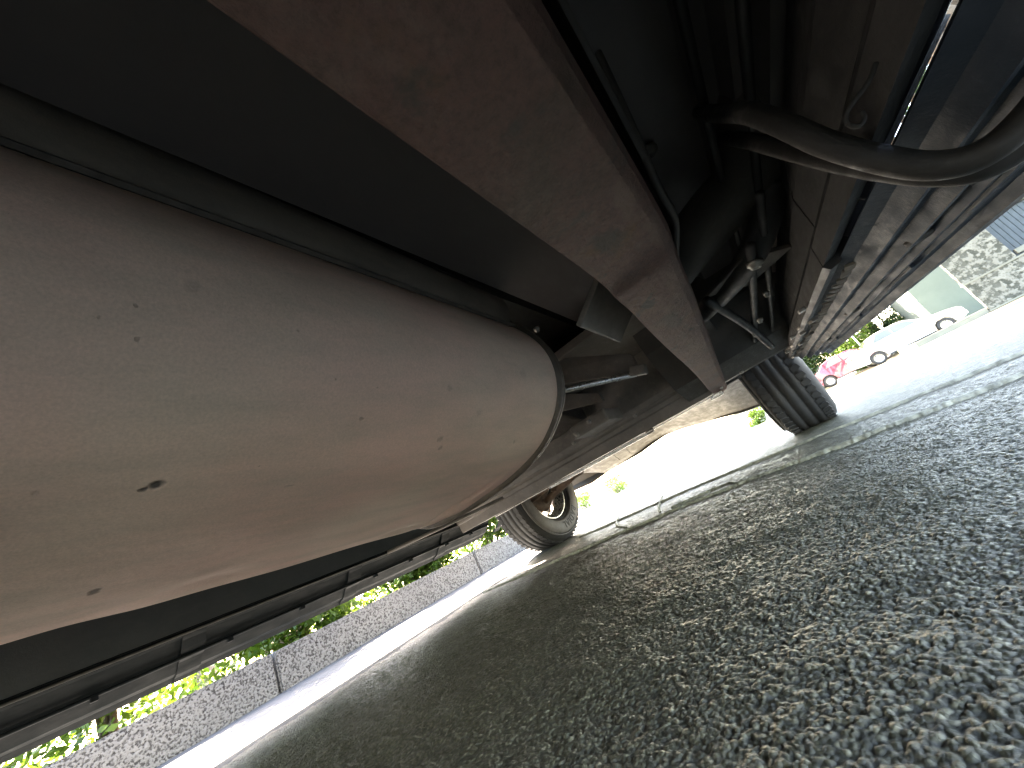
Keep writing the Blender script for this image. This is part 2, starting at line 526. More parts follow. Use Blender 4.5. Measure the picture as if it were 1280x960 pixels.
# one sheet to the horizon, its grid finest where one crawls under the van
fine = np.radians(np.arange(-108, 60, 0.19))
coarse = np.radians(np.arange(62, 252, 5.0))
ang = np.concatenate([fine, coarse])
rad = [0.16]
while rad[-1] < 2.6: rad.append(rad[-1] * 1.0042)
while rad[-1] < 400: rad.append(rad[-1] * (1.03 if rad[-1] < 40 else 1.15))
rad = np.array(rad)
A, Rr = np.meshgrid(ang, rad)
gx = Rr * np.sin(A); gy = Rr * np.cos(A)
relief = (0.0019 * stones(gx, gy, 0.0052) * (0.55 + 0.45 * smooth_noise(gx, gy, 0.035, 9)) + 0.0008 * stones(gx + 5, gy + 3, 0.012) + 0.0018 * (smooth_noise(gx, gy, 0.004, 15) - 0.5)
          + 0.005 * (smooth_noise(gx, gy, 0.09, 11) - 0.5) + 0.0016 * (smooth_noise(gx, gy, 0.019, 17) - 0.5) + 0.004 * (smooth_noise(gx, gy, 0.31, 12) - 0.5))
fade = np.clip((3.0 - Rr) / 1.2, 0, 1)
gzv = ground_z(gx, gy) + relief * fade - 0.005
nr, na = A.shape
idx = np.arange(nr * na).reshape(nr, na)
f1 = idx[:-1, :]; f2 = idx[1:, :]
quads = np.stack([f1, f2, np.roll(f2, -1, axis=1), np.roll(f1, -1, axis=1)], axis=-1).reshape(-1, 4)
me = bpy.data.meshes.new('road')
nv = nr * na + 1; nq = len(quads); nt = na
co = np.zeros((nv, 3)); co[:-1, 0] = gx.ravel(); co[:-1, 1] = gy.ravel(); co[:-1, 2] = gzv.ravel(); co[-1] = (0, 0, -0.003)
tris = np.stack([idx[0, :], np.roll(idx[0, :], -1), np.full(na, nv - 1)], axis=-1)
me.vertices.add(nv); me.vertices.foreach_set('co', co.ravel())
me.loops.add(nq * 4 + nt * 3)
me.loops.foreach_set('vertex_index', np.concatenate([quads[:, ::-1].ravel(), tris[:, ::-1].ravel()]))
me.polygons.add(nq + nt)
me.polygons.foreach_set('loop_start', np.concatenate([np.arange(nq) * 4, nq * 4 + np.arange(nt) * 3]))
me.update(calc_edges=True)
me.validate()
if me.polygons[10].normal.z < 0: me.flip_normals()
road = link('road', me, M['asphalt'], smooth=True)
road['kind'] = 'structure'

def strip(name, pts, w, z, mat, seed=0, h=0.004):
    """a poured joint: ragged low ridge following pts"""
    r = random.Random(seed)
    P = smooth_path([(p[0], p[1], 0) for p in pts], 60)
    vs = []; fs = []
    for i, p in enumerate(P):
        t = (P[min(i + 1, len(P) - 1)] - P[max(i - 1, 0)]).normalized()
        u = Vector((-t.y, t.x, 0))
        wl = w * r.uniform(0.35, 1.1); wr = w * r.uniform(0.35, 1.1)
        for k, (d, hh) in enumerate(((-wl, -0.008), (-wl * .6, h * r.uniform(.3, 1.0)), (0, h), (wr * .6, h * r.uniform(.3, 1.0)), (wr, -0.008))):
            q = p + u * d
            vs.append((q.x, q.y, gz(q.x, q.y) + z + hh))
    for i in range(len(P) - 1):
        for k in range(4):
            a = i * 5 + k
            fs.append((a, a + 1, a + 6, a + 5))
    o = mesh(name, vs, fs, mat, smooth=True)
    o['kind'] = 'structure'
    return o
strip('road_joint', [(2.6, 0.75), (1.2, 1.10), (0.42, 1.285), (0.1, 1.365), (-0.2, 1.46), (-0.44, 1.51), (-0.75, 1.53), (-1.1, 1.535), (-1.5, 1.52)], 0.011, 0.001, M['tar'], 3)
strip('road_joint', [(-0.1, 1.43), (-0.22, 1.50), (-0.28, 1.60), (-0.5, 1.62)], 0.008, 0.001, M['tar'], 4, 0.003)
strip('road_joint', [(0.6, 1.62), (0.05, 1.80), (-0.5, 1.98), (-1.2, 2.08)], 0.007, 0.001, M['tar'], 5, 0.003)
strip('road_joint', [(-0.55, 1.62), (-0.62, 1.85), (-0.72, 2.3)], 0.006, 0.001, M['tar'], 6, 0.003)
strip('road_joint', [(-0.70, 1.60), (-0.85, 1.85), (-1.02, 2.3)], 0.006, 0.001, M['tar'], 7, 0.003)

# gutter, kerb, verge on the left
def slab(name, x0, x1, y0, y1, z0, z1, mat, parent=None, ny=1, kind='structure', bev=0.0):
    ys = np.linspace(y0, y1, ny + 1)
    vs = []; fs = []
    for y in ys:
        g = gz(0, y)
        vs += [(x0, y, g + z0), (x1, y, g + z0), (x1, y, g + z1), (x0, y, g + z1)]
    for j in range(ny):
        for i in range(4):
            a = 4 * j + i; b = 4 * j + (i + 1) % 4
            fs.append((a, b, b + 4, a + 4))
    fs += [(3, 2, 1, 0), (4 * ny, 4 * ny + 1, 4 * ny + 2, 4 * ny + 3)]
    o = mesh(name, vs, fs, mat, parent)
    bm = bmesh.new(); bm.from_mesh(o.data); bmesh.ops.recalc_face_normals(bm, faces=bm.faces[:])
    if bev: bmesh.ops.bevel(bm, geom=bm.edges[:], offset=bev, segments=2, affect='EDGES')
    bm.to_mesh(o.data); bm.free()
    if kind and parent is None: o['kind'] = kind
    return o
def gutter_strip(y0, y1, ny):
    ys = np.linspace(y0, y1, ny + 1); vs = []; fs = []
    prof = [(-2.505, 0.010), (-2.44, 0.006), (-1.80, 0.003), (-1.56, -0.001), (-1.47, -0.012)]
    for y in ys:
        for (x, z) in prof: vs.append((x + 0.006 * math.sin(y * 7) * (x > -1.7), y, gz(0, y) + z))
    m = len(prof)
    for j in range(ny):
        for i in range(m - 1):
            a = j * m + i
            fs.append((a, a + 1, a + m + 1, a + m))
    o = mesh('gutter', vs, fs, M['gutter'], smooth=True); o['kind'] = 'structure'
y_g = -14.0
while y_g < 30:
    gutter_strip(y_g, y_g + 2.996, 10); y_g += 3.0
kerb = bpy.data.objects.new('kerb', None); col.objects.link(kerb); kerb['kind'] = 'structure'
y = -8.6
k = 0
while y < 4.0:
    L = 1.6
    if True:
        x0 = -2.50 + random.uniform(-0.004, 0.004)
        slab('kerb_stone', x0 - 0.16, x0, y + 0.006, y + L - 0.006, -0.15, 0.200 + random.uniform(-0.003, 0.003), M['kerb'], kerb, bev=0.008)
    y += L
slab('verge', -30.0, -2.665, -14, 4.25, -0.3, 0.185, M['soil'], ny=6)
slab('bright_ground_fill', -30.0, -2.505, 4.26, 60, -0.3, 0.02, M['bright_ground_fill'], ny=12)  # added pale slab, stands in for the glaring white ground ahead

# ------------------------------------------------------------------ foliage
def leaves(name, centers, radii, count, size, mat, parent=None, seed=0, kind=None, flat=1.0):
    r = np.random.RandomState(seed)
    centers = np.array(centers, float); radii = np.array(radii, float)
    which = r.randint(0, len(centers), count)
    d = r.normal(size=(count, 3)); d /= np.linalg.norm(d, axis=1)[:, None]
    rr = r.uniform(0.45, 1.05, count) ** 0.6
    P = centers[which] + d * radii[which] * rr[:, None]
    n1 = r.normal(size=(count, 3)); n1 /= np.linalg.norm(n1, axis=1)[:, None]
    n2 = np.cross(n1, r.normal(size=(count, 3))); n2 /= np.linalg.norm(n2, axis=1)[:, None]
    s = size * r.uniform(0.6, 1.3, count)[:, None]
    nrm = np.cross(n1, n2)
    a = P - n1 * s; b = P + n2 * s * 0.45 + nrm * s * .15; c = P + n1 * s; e = P - n2 * s * 0.45 + nrm * s * .15
    V = np.stack([a, b, c, e], 1).reshape(-1, 3)
    me = bpy.data.meshes.new(name)
    me.vertices.add(4 * count); me.vertices.foreach_set('co', V.ravel())
    me.loops.add(4 * count); me.loops.foreach_set('vertex_index', np.arange(4 * count))
    me.polygons.add(count); me.polygons.foreach_set('loop_start', np.arange(count) * 4)
    me.update(calc_edges=True)
    o = link(name, me, mat, parent)
    o['kind'] = kind or 'stuff'
    return o

def bush(label, x, y, z, w, h, n, size, mat, seed, group=None, name='leafy_bush', flowers=0):
    t = thing(name, label, 'bush', (x, y, z), 0, group)
    r = random.Random(seed)
    cs = []; rs = []
    for i in range(9):
        a = r.uniform(0, 2 * PI); q = r.uniform(0, 0.75) * w / 2
        zz = r.uniform(0.12, 0.8) * h
        cs.append((q * math.cos(a), q * math.sin(a), zz)); rs.append((w * r.uniform(.18, .30), w * r.uniform(.18, .30), h * r.uniform(.16, .26)))
    leaves('foliage', cs, rs, n, size, mat, t, seed)
    if flowers:
        leaves('flowers', cs, [tuple(v * 1.05 for v in q) for q in rs], flowers, size * 0.8, M['petal'], t, seed + 50)
    bm = bmesh.new()
    for i in range(6):
        c = Vector(cs[i])
        add_tube(bm, smooth_path([(r.uniform(-.05, .05), r.uniform(-.05, .05), -0.05), (c.x * .4, c.y * .4, c.z * .5), tuple(c)], 4), [0.02 * h * (1 - 0.7 * q / 8) for q in range(9)], 6)
    bm_obj('stem', bm, M['bark'], t, smooth=True)
    return t

def tree(label, x, y, z, h, w, n, size, mat, seed, group=None):
    t = thing('broadleaf_tree', label, 'tree', (x, y, z), 0, group)
    r = random.Random(seed)
    bm = bmesh.new()
    add_tube(bm, smooth_path([(0, 0, -0.3), (0.05, 0.03, h * .25), (-0.06, 0.05, h * .5), (0.02, 0, h * .8)], 6), [0.05 * h * (1 - 0.75 * q / 18) for q in range(19)], 10)
    cs = []; rs = []
    for i in range(16):
        a = r.uniform(0, 2 * PI); q = r.uniform(0.15, 0.85) * w / 2; zz = r.uniform(0.35, 0.92) * h
        cs.append((q * math.cos(a), q * math.sin(a), zz)); rs.append((w * r.uniform(.12, .24), w * r.uniform(.12, .24), h * r.uniform(.07, .13)))
        if i < 9:
            add_tube(bm, smooth_path([(0, 0, zz * .55), (cs[-1][0] * .5, cs[-1][1] * .5, zz * .82), cs[-1]], 4), [0.014 * h * (1 - 0.8 * q_ / 8) for q_ in range(9)], 6)
    bm_obj('trunk', bm, M['bark'], t, smooth=True)
    leaves('crown', cs, rs, n, size, mat, t, seed)
    return t

shrubs = [
    (-3.25, 0.55, 'low bright green bush behind the kerb, nearest the camera', 0), (-3.15, 1.45, 'bright green bush with pale pink blooms behind the kerb, second from the near end', 500),
    (-3.2, 2.45, 'bright green bush without blooms, third along the kerb', 0), (-3.2, 3.6, 'loose green bush with a few pink blooms, fourth along the kerb', 300),
    (-3.2, -0.6, 'green bush behind the kerb level with the fuel tank', 0)]
for i, (x, y_, lab, fl) in enumerate(shrubs):
    bush(lab, x, y_, gz(x, y_) + 0.17, 0.95 + 0.1 * (i % 3), 0.85 + 0.12 * ((i * 7) % 4), 9000, 0.032, M['leaf_bright'], 10 + i, 'bushes in a row behind the kerb', flowers=fl)
leaves('ground_cover', [(-3.4, yy, 0.2 + gz(0, yy)) for yy in np.arange(-3, 4, 0.5)], [(0.7, 0.5, 0.16)] * 14, 12000, 0.026, M['leaf_bright'], seed=90, kind='stuff')
tree('tall spreading tree on the verge left of the truck', -12.5, 3.5, 0.1, 7.0, 6.0, 9000, 0.11, M['leaf_bright'], 31, 'trees on the left verge')
tree('darker tree on the verge, nearer end', -13.5, -4.0, 0.1, 7.0, 5.5, 9000, 0.12, M['leaf_dark'], 32, 'trees on the left verge')

# ahead: low white wall and shrubs across the street
aw = thing('garden_wall', 'low white garden wall seen under the front bumper', 'wall', (-6.0, 24.0, gz(0, 24)))
box('wall_panel', (0, 0, 0.45), (14.0, 0.2, 0.95), M['wall_white'], aw, 0.01)
box('coping', (0, 0, 0.96), (14.1, 0.28, 0.07), M['coping'], aw, 0.01)
for i, (x, y_, w, h, lab) in enumerate([(-9.2, 22.4, 2.0, 1.5, 'green bush before the white wall, left of the bumper gap'), (-11.6, 22.6, 1.8, 1.4, 'far left bush before the white wall'), (-0.9, 22.6, 1.2, 0.9, 'small sparse bush beside the right front tyre, before the white wall'),]):
    bush(lab, x, y_, gz(x, y_), w, h, 1500, 0.06, M['leaf_bright'], 60 + i, 'bushes before the white wall')

# right: building, pebble-dash walls, hedge
GB = gz(0, 22)
bld = thing('stucco_building', 'pale green-grey stucco building wall beyond the white car', 'building', (11.7, 30.8, gz(0, 30)))
box('wall', (0.1, 0, 2.0), (6.6, 3.6, 4.4), M['stucco'], bld, 0.02)
box('roof', (0.1, 0, 4.3), (7.0, 4.0, 0.22), M['coping'], bld, 0.02)
for wx in (1.3, 2.6):
    wf = box('window', (wx, -1.83, 2.3), (0.9, 0.08, 1.1), M['trim'], bld, 0.01)
    box('pane', (wx, -1.875, 2.3), (0.76, 0.03, 0.96), M['glass_dark'], wf)
Z16 = -0.47
lw = thing('pebble_dash_wall', 'rough pebble-dash boundary wall with a pale ledge, right of the cars', 'wall', (5.62, 16.0, Z16))
box('wall_base', (3.0, 0.03, 0.07), (6.0, 0.16, 0.24), M['wallstone'], lw, 0.01)
box('lower_ledge', (3.0, 0.02, 0.165), (6.02, 0.20, 0.045), M['coping'], lw, 0.006)
box('wall_face', (3.0, 0.02, 0.62), (5.96, 0.12, 0.87), M['wallstone'], lw, 0.01)
box('upper_ledge', (3.0, 0.03, 1.075), (6.0, 0.20, 0.045), M['coping'], lw, 0.006)
pl = thing('pebble_dash_pillar', 'tall pebble-dash pillar standing on the boundary wall', 'pillar', (5.62, 16.0, Z16 + 1.10))
box('shaft', (0.60, 0.03, 1.0), (1.18, 0.14, 2.0), M['wallstone'], pl, 0.01)
box('capstone', (0.60, 0.03, 2.03), (1.26, 0.24, 0.08), M['coping'], pl, 0.01)
dr = thing('slate_blue_shed', 'slate blue boarded shed behind the boundary wall', 'shed', (6.84, 16.3, Z16 + 0.2))
box('wall', (0.62, 0.55, 1.1), (1.05, 1.0, 2.1), M['siding'], dr, 0.005)
for i in range(9):
    box('board', (0.17 + 0.112 * i, 0.035, 1.15), (0.104, 0.03, 1.95), M['siding'], dr, 0.006)
box('corner_trim', (0.06, 0.02, 1.15), (0.09, 0.07, 2.1), M['trim'], dr, 0.006)
box('roof', (0.62, 0.55, 2.2), (1.3, 1.3, 0.1), M['coping'], dr, 0.01)
box('sill_board', (0.75, -0.02, 1.03), (1.2, 0.10, 0.14), M['coping'], dr, 0.006)
kb = thing('planter_kerb', 'low concrete planter kerb before the white car', 'kerb', (3.95, 16.0, -0.5))
box('front_edge', (0.83, 0.05, 0.14), (1.66, 0.16, 0.36), M['coping'], kb, 0.01)
box('side_edge', (0.07, 1.0, 0.13), (0.14, 1.7, 0.36), M['coping'], kb, 0.01)
slab('planting_bed', 4.1, 5.6, 16.14, 17.8, -0.3, -0.02, M['soil'])
bush('lime green bush above the boundary wall at the right edge', 8.3, 16.9, Z16 + 0.9, 1.8, 2.2, 3500, 0.06, M['leaf_bright'], 71)
hl = [(3.2, 33.0, 3.4, 4.2, 'leaf_dark', 'dark green hedge bush behind the maroon car'), (5.4, 32.5, 3.2, 4.6, 'leaf_bright', 'green hedge bush left of the white pole'),
      (7.6, 33.2, 3.4, 5.4, 'leaf_dark', 'tall dark hedge bush between the white pole and the building'), (1.0, 33.5, 3.2, 3.6, 'leaf_dark', 'dark hedge bush behind the right front tyre')]
for i, (x, y_, w, h, mm, lab) in enumerate(hl):
    bush(lab, x, y_, gz(x, y_), w, h, 11000, 0.10, M[mm], 80 + i, 'hedge bushes across the street', flowers=150 if i == 1 else 0)
tree('tree behind the hedge across the street', 6.5, 38.0, -0.6, 9.0, 7.0, 12000, 0.18, M['leaf_bright'], 35)
for i, (x, y_, h, r_, lab) in enumerate([(6.9, 30.3, 4.2, 0.07, 'thick white pole before the hedge, left of the building'), (5.6, 30.3, 3.0, 0.035, 'thin white pole left of the thick white pole')]):
    t = thing('white_pole', lab, 'pole', (x, y_, gz(x, y_)), 0, 'white poles before the hedge')
    tube('shaft', [(0, 0, -0.1), (0, 0, h)], r_, M['white_paint'], t, 14, False)
    box('base_plate', (0, 0, 0.02), (r_ * 4, r_ * 4, 0.04), M['coping'], t, 0.004)
    tube('cap', [(0, 0, h + 0.002), (0, 0, h + 0.04)], r_ * 1.2, M['white_paint'], t, 14, False)

def shade_tree(label, x, y, trunk_h, blobs, n, size, mat, seed):  # unseen trees, added so that their crowns shade the right-hand road
    t = thing('broadleaf_tree', label, 'tree', (x, y, gz(x, y)), 0, 'unseen trees added to shade the road')
    bm = bmesh.new()
    add_tube(bm, smooth_path([(0, 0, -.3), (.1, 0, trunk_h * .4), (-.1, .1, trunk_h * .75), (-.3, .1, trunk_h)], 6), [.34 - .009 * q for q in range(19)], 14)
    cs = []; rs = []
    for (bx, by, bz, br) in blobs:
        c = (bx - x, by - y, bz)
        add_tube(bm, smooth_path([(0, 0, trunk_h * .6), (c[0] * .35, c[1] * .35, trunk_h * .6 + (bz - trunk_h * .6) * .6), (c[0] * .8, c[1] * .8, bz - .2)], 6), [.17 - .010 * q for q in range(13)], 8)
        r = random.Random(int(bx * 31 + by * 7))
        for k in range(7):
            cs.append((c[0] + r.uniform(-.6, .6) * br, c[1] + r.uniform(-.6, .6) * br, bz + r.uniform(-.3, .3) * br))
            rs.append((br * .55, br * .55, br * .28))
    bm_obj('trunk', bm, M['bark'], t, smooth=True)
    leaves('crown', cs, rs, n, size, mat, t, seed)
    return t
shade_tree('great spreading tree, unseen, added to shade the road on the right', 6.6, 10.0, 6.0, [(-2.9, 7.6, 8, 2.2), (-0.6, 9.6, 8.3, 2.6), (-1.4, 12.4, 8.6, 2.6), (1.8, 8.0, 8.2, 3.0), (2.4, 11.5, 9, 3.2), (5.5, 8.5, 8.5, 3.2), (6.5, 12.0, 9, 3.0), (9.0, 9.5, 8.0, 2.6)], 26000, .16, M['leaf_dark'], 41)
shade_tree('large unseen tree added behind the boundary wall to shade the road', 9.6, 19.8, 6.5, [(1.0, 15.6, 9, 3.2), (4.0, 15.0, 9.4, 3.4), (1.5, 19.6, 9.6, 3.4), (5.5, 19.5, 10, 3.6), (8.5, 16.0, 9.5, 3.4), (9.5, 21.5, 10, 3.4), (2.5, 24.0, 9.6, 3.4), (7.0, 25.0, 10.0, 3.4)], 30000, .19, M['leaf_dark'], 42)

# ------------------------------------------------------------------ wheels
def wheel(parent, x, y, z, R, W, rim_r, inner, steer=0.0, lettered=False, name='wheel', seg=72, detail=True):
    """inner = +1 when the side towards the vehicle's middle faces +X"""
    w = bpy.data.objects.new(name, None); col.objects.link(w)
    w.parent = parent; w.location = (x, y, z); w.rotation_euler = (0, 0, steer)
    h = W / 2
    prof = [(-h * .80, rim_r), (-h * .97, rim_r + .02), (-h * 1.06, (rim_r + R) / 2 - .01), (-h * 1.03, R - .045), (-h * .90, R - .014)]
    if detail:
        gw = .006
        for g in (-.55, -.2, .2, .55):
            prof += [(h * g - gw, R), (h * g - gw * .8, R - .0035), (h * g + gw * .8, R - .0035), (h * g + gw, R)]
    else:
        prof += [(-h * .6, R), (h * .6, R)]
    prof += [(h * .90, R - .014), (h * 1.03, R - .045), (h * 1.06, (rim_r + R) / 2 - .01), (h * .97, rim_r + .02), (h * .80, rim_r)]
    ty = lathe_x('tyre', prof, M['tyre'], w, seg)
    if detail:
        # shoulder blocks round both edges of the tread
        bm = bmesh.new()
        for s in (-1, 1):
            for k in range(60):
                a = 2 * PI * (k + (0.5 if s > 0 else 0)) / 60
                rot = Matrix.Rotation(a, 3, 'X') @ Matrix.Rotation(0.25 * s, 3, 'Z')
                c = Matrix.Rotation(a, 3, 'X') @ Vector((s * h * .68, 0, R - .0005))
                add_box(bm, c, (h * .30, R * 2 * PI / 60 * .62, .0032), rot)
        bm_obj('tread_blocks', bm, M['tyre'], w, kind='stuff')
        # sidewall band and rim protector rings on the inner side
        sx = inner
        mr = (rim_r + R) / 2
        lathe_x('sidewall_band', [(sx * (h * 1.04), mr - .052), (sx * (h * 1.10), mr - .045), (sx * (h * 1.115), mr), (sx * (h * 1.10), mr + .028), (sx * (h * 1.03), mr + .034)], M['sidewall'], w, seg)
        for q in (R - .050, R - .038):
            lathe_x('sidewall_rib', [(sx * h * 1.0, q - .004), (sx * (h * 1.075), q - .002), (sx * (h * 1.075), q + .002), (sx * h * 1.0, q + .004)], M['sidewall'], w, seg)
    rp = [(-h * .82, rim_r + .012), (-h * .86, rim_r + .004), (-h * .80, rim_r - .006), (-h * .55, rim_r - .012), (-h * .45, rim_r - .034), (h * .45, rim_r - .034), (h * .55, rim_r - .012), (h * .80, rim_r - .006), (h * .86, rim_r + .004), (h * .82, rim_r + .012)]
    rp2 = rp + [(a, b + .004) for a, b in reversed(rp)]
    lathe_x('rim', [(a, b - .003) for a, b in rp] + [(a, b + .006) for a, b in reversed(rp)], M['rim'], w, seg)
    # wheel disc with holes near the outer side
    bm = bmesh.new()
    dx = -inner * h * .35
    spokes = 8
    ro = rim_r - .03
    for k in range(spokes):
        a = 2 * PI * k / spokes
        rot = Matrix.Rotation(a, 3, 'X')
        add_box(bm, rot @ Vector((dx, 0, (ro + .05) / 2)), (.014, ro * .42, ro - .03), rot, .003)
    bm_obj('wheel_disc', bm, M['rim'], w)
    lathe_x('hub', [(dx - .02, 0.001), (dx - .02, .055), (dx + .02, .065), (dx + inner * .05, .05), (dx + inner * .05, .001)], M['brake'] if detail else M['rim'], w, 28)
    if detail:
        lathe_x('brake_drum', [(dx + inner * .025, .001), (dx + inner * .025, .135), (dx + inner * .075, .140), (dx + inner * .095, .120), (dx + inner * .10, .001)], M['brake'], w, 40)
    if lettered:
        cu = bpy.data.curves.new('sidewall_lettering', 'FONT')
        cu.body = 'RADIAL'; cu.size = 0.062; cu.extrude = 0.0015; cu.align_x = 'CENTER'; cu.space_character = 1.15
        to = bpy.data.objects.new('tmp_text', cu); col.objects.link(to)
        dg = bpy.context.evaluated_depsgraph_get()
        me = bpy.data.meshes.new_from_object(to.evaluated_get(dg))
        bpy.data.objects.remove(to)
        mr = (rim_r + R) / 2 - .034
        for v in me.vertices:
            # letters stand along the lower rear arc of the tyre, tops outward
            rr = mr + v.co.y
            th = -PI / 2 + 0.35 - v.co.x / (mr + 0.02)
            # feet to the rim, read clockwise as seen from the vehicle's middle
            yy = rr * math.cos(th); zz = rr * math.sin(th)
            zo = v.co.z
            v.co = (inner * (h * 1.125 + zo), yy * 1.0, zz)
        lo = link('sidewall_lettering', me, M['letter'], w)
    return w

# ------------------------------------------------------------------ the truck overhead
van = thing('pickup_truck', 'dark pickup truck parked overhead, its rusty frame rail and big fuel tank in view', 'pickup truck', (-0.74, 0.5, 0.0))
OX, OY = -0.74, 0.5
class V:   # children are built in world coordinates then shifted under the van's origin
    pass
def under(o):
    """put a world-coordinate object under the van"""
    o.parent = van
    o.location = Vector(o.location) - Vector((OX, OY, 0))
    return o
XL, XR = -1.765, 0.275
XC = (XL + XR) / 2

# --- fuel tank
sec = [(-.324, .576), (-.300, .535), (-.285, .495), (-.281, .455), (-.290, .414), (-.311, .376), (-.349, .342), (-.411, .308), (-.5, .289), (-.611, .281), (-.70, .280),
       (-.775, .285), (-.825, .300), (-.862, .330), (-.885, .37), (-.895, .44), (-.895, .60), (-.85, .645), (-.42, .645), (-.355, .625)]
def resample(poly, n, closed=True):
    P = [Vector((a, b)) for a, b in poly]
    m = len(P); out = []
    per = []
    for i in range(m):
        a, b, c, d = P[(i - 1) % m], P[i], P[(i + 1) % m], P[(i + 2) % m]
        for k in range(8):
            t = k / 8
            q = 0.5 * ((2 * b) + (c - a) * t + (2 * a - 5 * b + 4 * c - d) * t * t + (3 * b - a - 3 * c + d) * t ** 3)
            per.append(q)
    L = [0]
    for i in range(len(per)):
        L.append(L[-1] + (per[(i + 1) % len(per)] - per[i]).length)
    tot = L[-1]; j = 0
    for k in range(n):
        s = tot * k / n
        while L[j + 1] < s: j += 1
        f = (s - L[j]) / max(1e-9, L[j + 1] - L[j])
        out.append(tuple(per[j].lerp(per[(j + 1) % len(per)], f)))
    return out
TY0, TY1 = -0.75, 0.72
def tilt(y): return 0.055 * (TY1 - y)
secr = resample(sec, 150)
cenx, cenz = -.59, .46
dents = [(-0.60, 0.665, 0.10, 0.010, 0.010), (-0.715, 0.665, 0.05, 0.012, 0.014), (-0.70, 0.615, 0.05, 0.016, -0.007), (-0.76, -0.02, 0.03, 0.06, 0.012), (-0.66, 0.655, 0.060, 0.028, 0.012), (-0.74, 0.60, 0.035, 0.09, 0.012), (-0.78, 0.10, 0.03, 0.05, 0.008), (-0.70, 0.22, 0.03, 0.05, 0.006), (-0.45, 0.05, 0.05, 0.04, 0.004)]
ny = 170
tv = []; tf = []
n = len(secr)
for j in range(ny + 1):
    y_ = TY0 + (TY1 - TY0) * j / ny
    for (x, z) in secr:
        dz = 0
        if z < 0.36:
            for (dx_, dy_, rx, ry, dp) in dents:
                dz += dp * math.exp(-((x - dx_) / rx) ** 2 - ((y_ - dy_) / ry) ** 2)
            dz += 0.0015 * math.sin(x * 31 + y_ * 9) * math.sin(y_ * 17 + x * 5)
        tv.append((x, y_, z + tilt(y_) + dz))
for j in range(ny):
    for i in range(n):
        a = j * n + i; b = j * n + (i + 1) % n
        tf.append((a, a + n, b + n, b))
tank = bpy.data.objects.new('fuel_tank', None); col.objects.link(tank)
# marks of stones and scrapes, on the tank's underside
TANK_SPOTS += [(-.395, .082, .33, .016, .011, .1, .9), (-.38, .083, .33, .006, .006, .1, .95), (-.225, .09, .42, .014, .012, .5, .0),
               ]
def on_tank(px, py):
    """where a line of sight from the camera meets the tank"""
    o = Vector((0, 0, CAM_H))
    v = Vector((px - 640, -(py - 480), -480.0))
    d = cam.matrix_world.to_3x3() @ v
    d.normalize()
    best = None
    for i in range(n):
        (x1, z1), (x2, z2) = secr[i], secr[(i + 1) % n]
        # plane strip, tilted along Y
        p = Vector((x1, 0, z1 + tilt(0))); e1 = Vector((x2 - x1, 0, z2 - z1)); e2 = Vector((0, 1, -0.055))
        nn = e1.cross(e2); dn = nn.dot(d)
        if abs(dn) < 1e-9: continue
        t = nn.dot(p - o) / dn
        if t <= 0: continue
        q = o + d * t
        s = (q.x - x1) / (x2 - x1) if abs(x2 - x1) > abs(z2 - z1) else (q.z - tilt(q.y) - z1) / (z2 - z1)
        if 0 <= s <= 1 and TY0 <= q.y <= TY1 and (best is None or t < best[0]): best = (t, q)
    return best[1] if best else None
TANK_SPOTS.clear()
for (px, py, a, b, c, s) in [(192, 606, .0060, .0075, .0060, 1.0), (176, 612, .0035, .0035, .0035, .9), (240, 357, .0075, .0075, .0075, .45), (170, 380, .0035, .0015, .002, .8), (168, 424, .003, .0018, .002, .8), (120, 392, .003, .0015, .002, .6),
                             (375, 412, .0025, .0025, .0025, 1), (453, 524, .003, .003, .003, .8), (420, 475, .002, .002, .002, .7), (118, 738, .012, .006, .006, .8), (38, 620, .004, .003, .004, .6), (551, 549, .006, .005, .006, .8), (550, 560, .004, .004, .004, .7), (563, 484, .005, .005, .005, .5),
                             (362, 610, .002, .006, .006, .5), (413, 588, .002, .004, .004, .4), (655, 465, .01, .01, .01, .3), (600, 515, .008, .008, .008, .3), (643, 552, .004, .004, .004, .6), (628, 585, .003, .003, .003, .6)]:
    q = on_tank(px, py)
    if q: TANK_SPOTS.append((q.x, q.y, q.z, a * .9, b * .9, c * .9, s * (1.0 if (px, py) in ((192, 606), (176, 612), (118, 738)) else .4)))
M['tank'] = tank_material()
shell = mesh('tank_shell', tv, tf, M['tank'], tank, smooth=True)
# pressed longitudinal seam above the belly: a folded lip that runs the whole length
def seam_poly(dx=0.0, dz=0.0):
    return [(-.326 + dx, .574 + dz), (-.318 + dx, .569 + dz), (-.314 + dx, .573 + dz), (-.318 + dx, .580 + dz), (-.328 + dx, .582 + dz)]
extrude_y('seam_lip', seam_poly(), TY0, TY1, M['seam'], tank, 20, lambda x, y, z: (x, y, z + tilt(y)))
# upper half, a little recessed behind the seam
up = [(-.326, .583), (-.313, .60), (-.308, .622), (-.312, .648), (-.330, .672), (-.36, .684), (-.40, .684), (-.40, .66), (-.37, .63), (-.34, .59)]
extrude_y('upper_shell', up, TY0, TY1 - .004, M['tank_upper'], tank, 20, lambda x, y, z: (x, y, z + tilt(y)), smooth=True)
